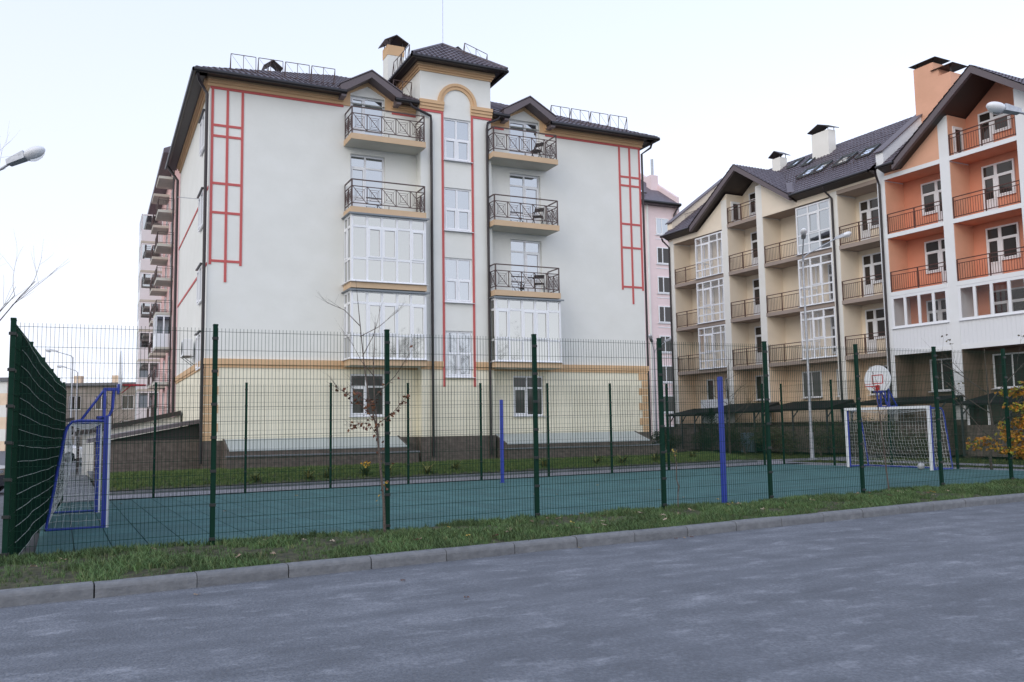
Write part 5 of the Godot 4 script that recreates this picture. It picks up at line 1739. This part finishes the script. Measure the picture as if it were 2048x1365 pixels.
# ---------------------------------------------------------------- plants
func grow(tw: MB, p: Vector3, d: Vector3, L: float, r: float, depth: int, up: float, spread: float, kids: int, tips: Array) -> void:
	var pts = [p]
	var rad = [r]
	var q = p
	var dd = d
	var n = 4
	for k in n:
		dd = (dd + Vector3(rng.randf_range(-1, 1), rng.randf_range(-0.6, 1) * up, rng.randf_range(-1, 1)) * 0.16).normalized()
		q += dd * L / n
		pts.append(q); rad.append(lerpf(r, r * 0.45, (k + 1.0) / n))
	tw.tube(pts, rad, 5 if r > 0.01 else 3, false)
	tips.append([q, dd])
	if depth <= 0: return
	for k in kids:
		var f = rng.randf_range(0.3, 1.0)
		var i = mini(int(f * n), n - 1)
		var o: Vector3 = pts[i].lerp(pts[i + 1], f * n - i)
		var side = Vector3(rng.randf_range(-1, 1), rng.randf_range(-0.2, 0.6), rng.randf_range(-1, 1)).normalized()
		grow(tw, o, (dd * (1.0 - spread) + side * spread + Vector3(0, up * 0.3, 0)).normalized(), L * rng.randf_range(0.45, 0.75), rad[i] * 0.6, depth - 1, up, spread, kids, tips)
func leaf(mb: MB, p: Vector3, size: float, c: Color) -> void:
	var a = Vector3(rng.randf_range(-1, 1), rng.randf_range(-1, 0.3), rng.randf_range(-1, 1)).normalized() * size
	var s = a.cross(Vector3(rng.randf_range(-1, 1), rng.randf_range(-1, 1), rng.randf_range(-1, 1))).normalized() * size * 0.36
	var f = a.cross(s).normalized() * size * 0.15
	mb.col = c
	mb.tri(p, p + a * 0.5 + s + f, p + a); mb.tri(p, p + a, p + a * 0.5 - s + f)
func bare_tree(label: String, pos: Vector3, H: float, r: float, depth: int, kids: int, sd: int, cat := "tree", group := "bare trees", leaves := 0) -> void:
	rng.seed = sd
	var t = thing("bare_tree", label, cat, pos, 0.0, group)
	var tips = []
	var tk = MB.new()
	var top = Vector3(rng.randf_range(-0.1, 0.1), H * 0.62, rng.randf_range(-0.1, 0.1))
	tk.tube([Vector3(0, -0.2, 0), Vector3(0, H * 0.15, 0), top * 0.6, top, top + Vector3(0.05, H * 0.36, 0.05)], [r * 1.15, r, r * 0.8, r * 0.55, r * 0.1], 8, false)
	obj("trunk", tk, M.bark, t)
	var tw = MB.new()
	var n = 11
	for k in n:
		var f = 0.25 + 0.72 * k / n
		var a = k * 2.4 + rng.randf()
		grow(tw, Vector3(0, H * f, 0) + top * 0.02, Vector3(cos(a), rng.randf_range(0.45, 0.9), sin(a)).normalized(), H * 0.36 * (1.1 - f * 0.7), r * 0.45 * (1.15 - f), depth, 0.5, 0.5, kids, tips)
	obj("crown", tw, M.bark, t)
	if leaves > 0:
		var lf = MB.new()
		for k in leaves:
			var q: Array = tips[rng.randi() % tips.size()]
			for j in 3: leaf(lf, q[0] + Vector3(rng.randf_range(-1, 1), rng.randf_range(-1, 0.2), rng.randf_range(-1, 1)) * 0.05, 0.1, Color(0.06, 0.035, 0.02) * rng.randf_range(0.7, 1.5))
		obj("dead_leaves", lf, M.leafv, t)
func build_plants() -> void:
	# young tree with two leaders on the verge
	rng.seed = 101
	var base = court_at(4.85, -0.28, 0.1)
	var t = thing("young_tree", "thin forked young tree with brown leaves in front of the fence", "tree", base)
	var tk = MB.new()
	tk.tube([Vector3(0, -0.1, 0), Vector3(-0.02, 0.5, 0), Vector3(-0.06, 0.95, 0.02), Vector3(-0.10, 1.34, 0), Vector3(-0.11, 1.56, 0)], [0.022, 0.019, 0.017, 0.016, 0.014], 8, false)
	obj("trunk", tk, M.bark, t)
	var tips = []
	var tw = MB.new()
	tw.tube([Vector3(-0.11, 1.5, 0), Vector3(-0.15, 2.0, 0.02), Vector3(-0.16, 2.4, 0.05), Vector3(-0.13, 3.1, 0.05)], [0.013, 0.011, 0.008, 0.003], 6, false)
	tw.tube([Vector3(-0.10, 1.45, 0), Vector3(-0.24, 2.0, -0.04), Vector3(-0.31, 2.45, -0.05), Vector3(-0.37, 3.1, -0.02), Vector3(-0.43, 3.75, 0)], [0.013, 0.011, 0.009, 0.007, 0.002], 6, false)
	var side = [[Vector3(-0.1, 1.42, 0), Vector3(-0.22, 1.62, 0.1), Vector3(-0.50, 1.57, 0.18)], [Vector3(-0.12, 1.62, 0), Vector3(-0.45, 1.98, -0.1), Vector3(-0.9, 2.25, -0.15)], [Vector3(-0.11, 1.6, 0), Vector3(0.12, 1.75, 0.1), Vector3(0.36, 2.0, 0.18)],
		[Vector3(-0.14, 1.9, 0), Vector3(-0.3, 1.98, 0.2), Vector3(-0.5, 2.2, 0.35)], [Vector3(-0.15, 2.0, 0), Vector3(0.15, 2.3, 0.0), Vector3(0.45, 2.75, 0.0)], [Vector3(-0.36, 3.05, 0), Vector3(-0.6, 3.3, 0), Vector3(-0.85, 3.4, 0.1)],
		[Vector3(-0.36, 2.9, 0), Vector3(-0.1, 3.05, -0.1), Vector3(0.2, 3.3, -0.1)], [Vector3(-0.33, 2.6, 0), Vector3(-0.15, 2.9, 0.1), Vector3(-0.05, 3.2, 0.2)], [Vector3(-0.15, 2.3, 0.04), Vector3(-0.3, 2.5, 0.2), Vector3(-0.45, 2.8, 0.3)]]
	var lf = MB.new()
	for k in side.size():
		tw.tube(side[k], [0.007, 0.005, 0.0015], 5, false)
		for j in 3: grow(tw, side[k][1].lerp(side[k][2], rng.randf()), (side[k][2] - side[k][1]).normalized() + Vector3(rng.randf_range(-0.5, 0.5), rng.randf_range(0, 0.6), rng.randf_range(-0.5, 0.5)), 0.25, 0.003, 1, 0.4, 0.5, 2, tips)
		if k < 5:
			for j in 34 if k < 4 else 8:
				var u = rng.randf()
				var p: Vector3 = side[k][0].lerp(side[k][1], u * 2) if u < 0.5 else side[k][1].lerp(side[k][2], u * 2 - 1)
				leaf(lf, p + Vector3(rng.randf_range(-1, 1), rng.randf_range(-1, 1), rng.randf_range(-1, 1)) * 0.05, rng.randf_range(0.045, 0.085), Color(0.10, 0.035, 0.022).lerp(Color(0.22, 0.10, 0.035), rng.randf() * rng.randf()))
	for j in 14: leaf(lf, Vector3(rng.randf_range(-0.12, 0.1), rng.randf_range(0.25, 1.4), rng.randf_range(-0.05, 0.05)), 0.06, Color(0.12, 0.05, 0.03) if rng.randf() < 0.6 else Color(0.34, 0.22, 0.03))
	obj("crown", tw, M.bark, t)
	obj("leaves", lf, M.leafv, t)
	# yellow-leaved young tree on the right of the verge
	rng.seed = 202
	t = thing("young_tree", "young tree with yellow and orange autumn leaves", "tree", court_at(20.75, -0.4, 0.16))
	tk = MB.new()
	tk.tube([Vector3(0, -0.1, 0), Vector3(-0.12, 0.28, 0), Vector3(-0.26, 0.55, 0.02), Vector3(-0.28, 1.0, 0.02), Vector3(-0.25, 1.6, 0), Vector3(-0.3, 2.4, 0)], [0.028, 0.024, 0.02, 0.017, 0.013, 0.004], 8, false)
	obj("trunk", tk, M.bark, t)
	tw = MB.new()
	lf = MB.new()
	for k in 46:
		var y = rng.randf_range(0.45, 2.2)
		var o = Vector3(-0.27, y, 0.0)
		var a = rng.randf() * TAU
		var reach = rng.randf_range(0.5, 1.55) * (1.0 if y < 1.5 else 0.55)
		var d = Vector3(cos(a), rng.randf_range(-0.12, 0.28), sin(a) * 0.8)
		if rng.randf() < 0.6: d.x = -absf(d.x)
		var e = o + d * reach
		var m = o.lerp(e, 0.5) + Vector3(0, 0.1, 0)
		tw.tube([o, m, e], [0.007, 0.005, 0.002], 4, false)
		var hue = rng.randf()
		for j in int(62 * reach):
			var u = rng.randf_range(0.2, 1.05)
			var p = (o.lerp(m, u * 2) if u < 0.5 else m.lerp(e, u * 2 - 1)) + Vector3(rng.randf_range(-1, 1), rng.randf_range(-1, 0.7), rng.randf_range(-1, 1)) * 0.09
			var c = Color(0.50, 0.27, 0.025).lerp(Color(0.45, 0.16, 0.03), rng.randf() * 0.8)
			var green = clampf(0.25 + 0.8 * (u - 0.5) + (0.3 if y > 1.4 else 0.0), 0, 1)
			if rng.randf() < green * (0.4 + 0.5 * hue): c = Color(0.20, 0.24, 0.035).lerp(Color(0.36, 0.30, 0.03), rng.randf())
			leaf(lf, p, rng.randf_range(0.07, 0.125), c * rng.randf_range(0.75, 1.15))
	obj("crown", tw, M.bark, t)
	obj("leaves", lf, M.leafv, t)
	# cut-back sapling
	rng.seed = 303
	t = thing("sapling", "short cut-back sapling stem with one yellow leaf tuft", "sapling", court_at(10.2, -0.2, 0.13))
	tk = MB.new()
	tk.tube([Vector3(0, -0.05, 0), Vector3(0.01, 0.3, 0), Vector3(0.03, 0.42, 0), Vector3(-0.01, 0.55, 0), Vector3(0.0, 0.8, 0.01), Vector3(-0.04, 1.05, 0)], [0.012, 0.011, 0.012, 0.01, 0.009, 0.006], 6, false)
	obj("stem", tk, M.bark, t)
	lf = MB.new()
	for j in 8: leaf(lf, Vector3(-0.04 + rng.randf_range(-0.05, 0.05), rng.randf_range(0.95, 1.08), rng.randf_range(-0.04, 0.04)), 0.05, Color(0.30, 0.22, 0.05))
	obj("leaves", lf, M.leafv, t)
	# slim bare saplings
	rng.seed = 404
	t = thing("sapling", "slim leaning bare sapling at the foot of the verge fence", "sapling", court_at(15.5, -0.2, 0.17))
	tw = MB.new()
	tw.tube([Vector3(0, -0.05, 0), Vector3(-0.06, 0.8, 0), Vector3(-0.10, 1.5, 0), Vector3(-0.2, 2.2, 0.0), Vector3(-0.22, 2.5, 0)], [0.016, 0.013, 0.011, 0.008, 0.003], 6, false)
	tips = []
	for k in 5: grow(tw, Vector3(-0.1, 1.4 + 0.18 * k, 0), Vector3(rng.randf_range(-1, 1), 0.8, rng.randf_range(-0.6, 0.6)).normalized(), 0.5, 0.005, 1, 0.5, 0.5, 2, tips)
	obj("stem", tw, M.bark, t)
	rng.seed = 505
	t = thing("young_tree", "crooked bare young tree with a few leaves before the orange block", "tree", Vector3(14.7, -0.2, -27.2))
	tk = MB.new()
	tk.tube([Vector3(0, -0.1, 0), Vector3(-0.05, 0.7, 0), Vector3(0.12, 1.4, 0), Vector3(0.02, 2.4, 0), Vector3(0.0, 4.0, 0)], [0.05, 0.045, 0.035, 0.025, 0.008], 7, false)
	obj("trunk", tk, M.bark, t)
	tw = MB.new()
	tips = []
	for q in [[1.2, Vector3(-1.0, 0.9, 0)], [1.5, Vector3(0.9, 1.0, 0.2)], [2.0, Vector3(-1.0, 0.55, 0.2)], [2.3, Vector3(1.0, 0.9, 0)], [2.6, Vector3(-1.0, 0.8, -0.2)]]:
		grow(tw, Vector3(0.05, q[0], 0), q[1].normalized(), 1.7, 0.02, 2, 0.3, 0.4, 2, tips)
	obj("crown", tw, M.bark, t)
	lf = MB.new()
	for k in 60: leaf(lf, tips[rng.randi() % tips.size()][0] + Vector3(rng.randf_range(-1, 1), rng.randf_range(-1, 1), rng.randf_range(-1, 1)) * 0.06, 0.09, Color(0.12, 0.10, 0.03).lerp(Color(0.05, 0.03, 0.03), rng.randf()))
	obj("leaves", lf, M.leafv, t)
	bare_tree("bare tree whose twigs reach past the lamp by the windscreen fence", Vector3(-11.6, -0.1, -15.6), 8.6, 0.09, 3, 3, 611, "tree", "bare trees", 10)
	bare_tree("bare tree beside the spruce before the gabled cream block", Vector3(11.9, -0.1, -48.6), 5.2, 0.06, 2, 3, 612)
	bare_tree("bushy bare tree in front of the low grey house", Vector3(-36.5, -0.1, -80.0), 6.0, 0.08, 3, 3, 613)
	# trees across the road, outside the view, that the glass mirrors
	for k in 6:
		bare_tree("tall bare tree across the road, mirrored in the glazed balconies", Vector3([26.0, 30.0, 35.0, 33.0, 40.0, 28.0][k], 0.0, [-3.0, 2.0, -4.0, 8.0, 3.0, 12.0][k]), 9.0 + k % 3, 0.16, 3, 4, 700 + k, "tree", "bare trees across the road", 160)
	# spruce
	rng.seed = 808
	t = thing("spruce_tree", "small dark spruce on the lawn beyond the court", "tree", Vector3(10.8, -0.12, -48.0))
	tk = MB.new()
	tk.tube([Vector3(0, -0.1, 0), Vector3(0, 2.5, 0)], [0.05, 0.012], 7, false)
	obj("trunk", tk, M.bark, t)
	lf = MB.new()
	for k in 150:
		var y = 0.12 + 2.4 * pow(k / 150.0, 0.85)
		var a = k * 2.399
		var reach = (2.62 - y) * 0.40 * rng.randf_range(0.75, 1.1)
		var d = Vector3(cos(a), -0.12, sin(a))
		var sd2 = Vector3(-sin(a), 0, cos(a))
		for j in 26:
			var u = rng.randf()
			var p = Vector3(0, y, 0) + d * reach * u + sd2 * rng.randf_range(-1, 1) * 0.16 * (1.05 - u) * reach * 2.0 + Vector3(0, 0.08 * u * u, 0)
			var nd = (d + sd2 * rng.randf_range(-0.9, 0.9) + Vector3(0, rng.randf_range(-0.4, 0.5), 0)).normalized() * rng.randf_range(0.06, 0.11)
			var wv = nd.cross(Vector3(rng.randf_range(-1, 1), 1, rng.randf_range(-1, 1))).normalized() * 0.014
			lf.col = Color(0.022, 0.048, 0.03) * rng.randf_range(0.7, 1.4)
			lf.tri(p - wv, p + wv, p + nd)
	obj("crown", lf, M.veg, t)
	# shrubs along the foot of the right-hand row, and by the lawn
	var spots = [[-12.9, 2.6, 0.85], [-11.2, 2.9, 0.75], [-8.2, 2.8, 0.85], [-6.6, 2.7, 0.95], [-4.8, 2.7, 1.15], [-3.2, 2.6, 1.25], [-1.4, 2.8, 1.1], [0.6, 2.7, 1.1], [2.6, 2.5, 1.2], [4.2, 2.7, 1.25], [6.0, 2.6, 0.9]]
	var names = ["grey-green shrub by the downpipe at the cream block's far corner", "low shrub before the first dark entrance canopy", "shrub beside the second dark entrance canopy", "shrub under the middle of the second dark canopy", "tall dark shrub between two entrance canopies", "broad shrub behind the galvanised double lamp", "shrub below the third dark canopy", "shrub next to the downpipe between the cream bays", "tall shrub in front of the white and cream boundary pilaster", "dense shrub seen through the goal net", "low shrub right of the goal net before the porch"]
	for k in spots.size():
		rng.seed = 900 + k
		var q: Array = spots[k]
		var pos = RIGHT_O + Vector3(q[0], -0.15, q[1]).rotated(Vector3.UP, ANG_RIGHT)
		shrub(names[k], pos, q[2], Color(0.03, 0.045, 0.018), Color(0.07, 0.075, 0.03))
	# flower bed plants along the lawn's front edge
	var fl = [[6.2, 16.3], [7.9, 16.2], [8.6, 16.4], [9.9, 16.5], [10.6, 16.3], [12.1, 16.3], [13.3, 16.6], [16.9, 16.5], [19.3, 16.6], [20.4, 16.4], [22.2, 16.7], [24.5, 17.2]]
	for k in fl.size():
		rng.seed = 1000 + k
		var pos = court_at(fl[k][0], fl[k][1], lawn_y(fl[k][0], fl[k][1]))
		var gold: bool = k == 3
		var lb = "marigold plant with orange flowers in the lawn's front bed" if gold else ""
		t = thing("bed_plant", lb if gold else "withered leafy perennial in the lawn's front bed", "plant", pos, 0.0, "" if gold else "withered perennials in the bed")
		lf = MB.new()
		for j in 60:
			var a = rng.randf() * TAU
			var d = Vector3(cos(a) * 0.25, rng.randf_range(0.1, 0.5), sin(a) * 0.25) * rng.randf_range(0.4, 1.0)
			var wv = Vector3(-sin(a), 0, cos(a)) * 0.02
			lf.col = Color(0.05, 0.09, 0.025).lerp(Color(0.26, 0.23, 0.07), rng.randf() * (0.2 if gold else 0.9))
			lf.quad(-wv, wv, d * 0.6 + wv * 1.4, d * 0.6 - wv * 1.4); lf.tri(d * 0.6 - wv * 1.4, d * 0.6 + wv * 1.4, d + Vector3(d.x, -0.03, d.z) * 0.4)
		obj("leaves", lf, M.veg, t)
		if gold:
			lf = MB.new()
			for j in 16: leaf(lf, Vector3(rng.randf_range(-0.15, 0.15), rng.randf_range(0.3, 0.55), rng.randf_range(-0.1, 0.1)), 0.09, Color(0.6, 0.33, 0.02))
			obj("flowers", lf, M.leafv, t)
	# fallen leaves on verge, kerb and road
	rng.seed = 1200
	var lm = []
	for v in 4:
		var mb = MB.new()
		var pts = []
		for k in 11:
			var a = TAU * k / 11
			var r = (0.05 if k % 2 == 0 else 0.026) * rng.randf_range(0.8, 1.2)
			pts.append(Vector3(cos(a) * r, 0.012 + rng.randf_range(-0.008, 0.012), sin(a) * r * 0.8))
		for k in 11: mb.tri(Vector3(0, 0.006, 0), pts[(k + 1) % 11], pts[k])
		lm.append(mb.mesh())
	var lc = [mat(sh(0.26, 0.19, 0.13), 0.85), mat(sh(0.10, 0.045, 0.03), 0.85), mat(sh(0.40, 0.28, 0.06), 0.8), mat(sh(0.36, 0.29, 0.22), 0.9)]
	var word = ["tan", "dark brown", "yellow", "pale beige"]
	for k in 64:
		var s = rng.randf_range(-0.6, 17.0)
		var t2 = rng.randf_range(kerb_t(s) + 0.25, -0.1)
		var c = [0, 3, 0, 1, 0, 3, 2][rng.randi() % 7] as int
		var o = obj("fallen_leaf", lm[k % 4], lc[c])
		o.position = court_at(s, t2, 0.15 + 0.004 * s); o.rotation = Vector3(rng.randf_range(-0.3, 0.3), rng.randf() * TAU, rng.randf_range(-0.3, 0.3))
		o.scale = Vector3.ONE * rng.randf_range(0.7, 1.25)
		tag(o, "%s dry leaf lying on the grass verge" % word[c], "leaf", "%s fallen leaves on the verge" % word[c])
	for q in [[3.0, -8.0, 1], [1.9, -3.0, 0], [6.95, -2.25, 2], [8.6, -2.2, 1], [8.75, -2.22, 0], [8.9, -2.19, 1], [4.2, -4.6, 1], [0.2, -7.2, 0], [4.0, -3.35, 1]]:
		var o = obj("fallen_leaf", lm[rng.randi() % 4], lc[q[2]])
		o.position = court_at(q[0], q[1], -0.022); o.rotation.y = rng.randf() * TAU
		o.scale = Vector3.ONE * 0.75
		tag(o, "%s dry leaf lying on the asphalt road" % word[q[2]], "leaf", "%s fallen leaves on the road" % word[q[2]])
	for k in 14:
		var s = rng.randf_range(1.0, 16.0)
		var t2 = rng.randf_range(0.6, 12.0)
		var o = obj("fallen_leaf", lm[k % 4], lc[[0, 2, 3][k % 3]])
		o.position = court_at(s, t2, court_y(s, t2) + 0.004); o.rotation.y = rng.randf() * TAU
		tag(o, "%s dry leaf lying on the green court" % word[[0, 2, 3][k % 3]], "leaf", "%s fallen leaves on the court" % word[[0, 2, 3][k % 3]])
func shrub(label: String, pos: Vector3, r: float, c0: Color, c1: Color) -> void:
	var t = thing("shrub", label, "shrub", pos, 0.0, "shrubs at the foot of the gabled row")
	var tw = MB.new()
	for k in 7: tw.tube([Vector3.ZERO, Vector3(rng.randf_range(-0.5, 0.5) * r, r * 0.8, rng.randf_range(-0.5, 0.5) * r), Vector3(rng.randf_range(-0.8, 0.8) * r, r * 1.5, rng.randf_range(-0.8, 0.8) * r)], [0.02, 0.012, 0.004], 4, false)
	obj("stems", tw, M.bark, t)
	var lf = MB.new()
	var lobes = []
	for k in 7: lobes.append([Vector3(rng.randf_range(-0.65, 0.65) * r, rng.randf_range(0.45, 1.25) * r, rng.randf_range(-0.65, 0.65) * r), rng.randf_range(0.35, 0.6) * r])
	for k in 1500:
		var q: Array = lobes[rng.randi() % 7]
		var d = Vector3(rng.randfn(), rng.randfn(), rng.randfn()).normalized() * q[1] * pow(rng.randf(), 0.4)
		leaf(lf, q[0] + d, 0.075, c0.lerp(c1, rng.randf()))
	obj("foliage", lf, M.leafv, t)
func build_street_bits() -> void:
	var b = thing("utility_cabinet", "grey metal utility cabinet on the lawn near the spruce", "cabinet", Vector3(13.1, -0.12, -49.4), 0.3)
	var mb = MB.new()
	mb.cbox(-0.33, 0.08, -0.15, 0.33, 1.15, 0.15, 0.03)
	obj("body", mb, mat(sh(0.12, 0.16, 0.2), 0.6), b)
	mb = MB.new()
	mb.box(-0.29, 0.14, 0.15, 0.29, 1.06, 0.165)
	obj("door", mb, mat(sh(0.14, 0.185, 0.23), 0.6), b)
	b = thing("litter_bin", "dark green litter bin beside the grey cabinet", "bin", Vector3(13.75, -0.12, -49.2))
	mb = MB.new()
	mb.tube([Vector3(0, 0.15, 0), Vector3(0, 0.2, 0), Vector3(0, 0.85, 0), Vector3(0, 0.88, 0)], [0.18, 0.2, 0.24, 0.2], 16)
	obj("bucket", mb, M.fence, b)
	mb = MB.new()
	for x in [-0.28, 0.28]: mb.bar(Vector3(x, 0, 0), Vector3(x, 1.0, 0), 0.04, 0.04)
	obj("stand", mb, M.lamp_dark, b)
	b = thing("park_bench", "dark park bench near the litter bin", "bench", Vector3(15.1, -0.12, -50.2), -0.9)
	for k in 4:
		mb = MB.new()
		mb.box(-0.8, 0.43, -0.2 + 0.11 * k, 0.8, 0.465, -0.11 + 0.11 * k)
		obj("seat_slat", mb, M.r_brown, b)
	for k in 2:
		mb = MB.new()
		mb.box(-0.8, 0.58 + 0.14 * k, -0.3, 0.8, 0.68 + 0.14 * k, -0.27)
		obj("back_slat", mb, M.r_brown, b)
	for x in [-0.6, 0.6]:
		mb = MB.new()
		mb.box(x - 0.03, 0, -0.26, x + 0.03, 0.43, -0.2); mb.box(x - 0.03, 0, 0.16, x + 0.03, 0.43, 0.22); mb.box(x - 0.03, 0.4, -0.27, x + 0.03, 0.85, -0.24)
		obj("leg", mb, M.lamp_dark, b)
	for k in 3:
		var f: float = [12.66, 9.78, 6.87][k]
		var ch = thing("folding_chair", ["dark folding chair on the top balcony right of the tower", "dark folding chair on the second balcony down right of the tower", "dark folding chair on the railed balcony above the right glazed one"][k], "chair", main_local(4.75, f, 0.5), ANG_MAIN + 0.5 + 0.3 * k, "folding chairs on balconies")
		for z in [-0.2, 0.2]:
			mb = MB.new()
			mb.bar(Vector3(-0.25, 0, z), Vector3(0.2, 0.85, z), 0.025, 0.025)
			obj("leg", mb, M.black, ch)
			mb = MB.new()
			mb.bar(Vector3(0.25, 0, z * 0.9), Vector3(-0.2, 0.46, z * 0.9), 0.025, 0.025)
			obj("leg", mb, M.black, ch)
		mb = MB.new()
		mb.box(-0.24, 0.44, -0.2, 0.14, 0.47, 0.2)
		obj("seat", mb, M.black, ch)
		mb = MB.new()
		mb.bar(Vector3(0.18, 0.8, -0.2), Vector3(0.18, 0.8, 0.2), 0.03, 0.16)
		obj("backrest", mb, M.black, ch)
	car("white parked estate car with dark windows beyond the goal", Vector3(-28.3, -0.16, -54.0), 0.12, mat(sh(0.7, 0.7, 0.72), 0.25), true)
	car("dark grey parked car beside the windscreen fence", Vector3(-17.2, -0.16, -26.2), 0.15, mat(sh(0.03, 0.033, 0.038), 0.2), false)
	car("silver parked car farther along the car park", Vector3(-23.4, -0.16, -35.5), 0.1, mat(sh(0.35, 0.36, 0.38), 0.25, 0.5), false)

# clear evening air: whitish near the horizon, bluer overhead, a broad warm glow where the sun has gone down across the road
func sky_image() -> ImageTexture:
	var w = 256
	var h = 128
	var im = Image.create(w, h, false, Image.FORMAT_RGBAF)
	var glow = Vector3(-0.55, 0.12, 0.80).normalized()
	for j in h:
		var el = PI * (0.5 - (j + 0.5) / h)
		for i in w:
			var az = TAU * (i + 0.5) / w
			var d = Vector3(sin(az) * cos(el), sin(el), -cos(az) * cos(el))
			var y = maxf(d.y, 0.0)
			var f = pow(1.0 - y, 1.5)
			var c = Vector3(0.60, 0.75, 1.10).lerp(Vector3(1.34, 1.39, 1.52), f) * (1.0 + 0.26 * d.x * (1.0 - y))
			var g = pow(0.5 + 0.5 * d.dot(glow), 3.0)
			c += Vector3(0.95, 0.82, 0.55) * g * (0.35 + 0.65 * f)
			if d.y < 0.0: c = c.lerp(Vector3(0.16, 0.16, 0.17), smoothstep(0.0, -0.06, d.y))
			im.set_pixel(i, j, Color(c.x, c.y, c.z, 1.0))
	return ImageTexture.create_from_image(im)
func _ready() -> void:
	# camera
	var p = 0.0961
	var r = -0.0158
	var fwd = Vector3(0, sin(p), -cos(p))
	var up0 = Vector3(0, cos(p), sin(p))
	var rt = Vector3.RIGHT * cos(r) + up0 * sin(r)
	var up = -Vector3.RIGHT * sin(r) + up0 * cos(r)
	var cam = Camera3D.new()
	cam.name = "camera"
	add_child(cam)
	cam.transform = Transform3D(Basis(rt, up, -fwd), Vector3(0, CAM_H, 0))
	cam.fov = rad_to_deg(2.0 * atan(682.5 / 1753.444))
	cam.far = 2000.0
	cam.current = true
	# sky: bright, thin high cloud just after sunset
	var sm = PanoramaSkyMaterial.new()
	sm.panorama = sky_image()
	var sky = Sky.new()
	sky.sky_material = sm
	var env = Environment.new()
	env.background_mode = Environment.BG_SKY
	env.sky = sky
	env.tonemap_mode = Environment.TONE_MAPPER_LINEAR
	env.tonemap_exposure = 0.95
	env.sdfgi_enabled = true
	env.ssao_enabled = true
	env.ssil_enabled = true
	var we = WorldEnvironment.new()
	we.name = "world_environment"
	we.environment = env
	add_child(we)
	# the last soft light from the bright sky across the road
	var sun = DirectionalLight3D.new()
	sun.name = "sun"
	sun.light_energy = 0.27
	sun.light_color = Color(1.0, 0.97, 0.93)
	sun.light_angular_distance = 35.0
	sun.shadow_enabled = true
	add_child(sun)
	sun.look_at_from_position(Vector3(-13, 13, 20), Vector3.ZERO)
	rng.seed = 1
	pane_mesh = BoxMesh.new()
	make_materials()
	build_ground()
	build_main()
	build_right()
	build_far()
	build_fences()
	build_court_things()
	build_street_bits()
	build_plants()
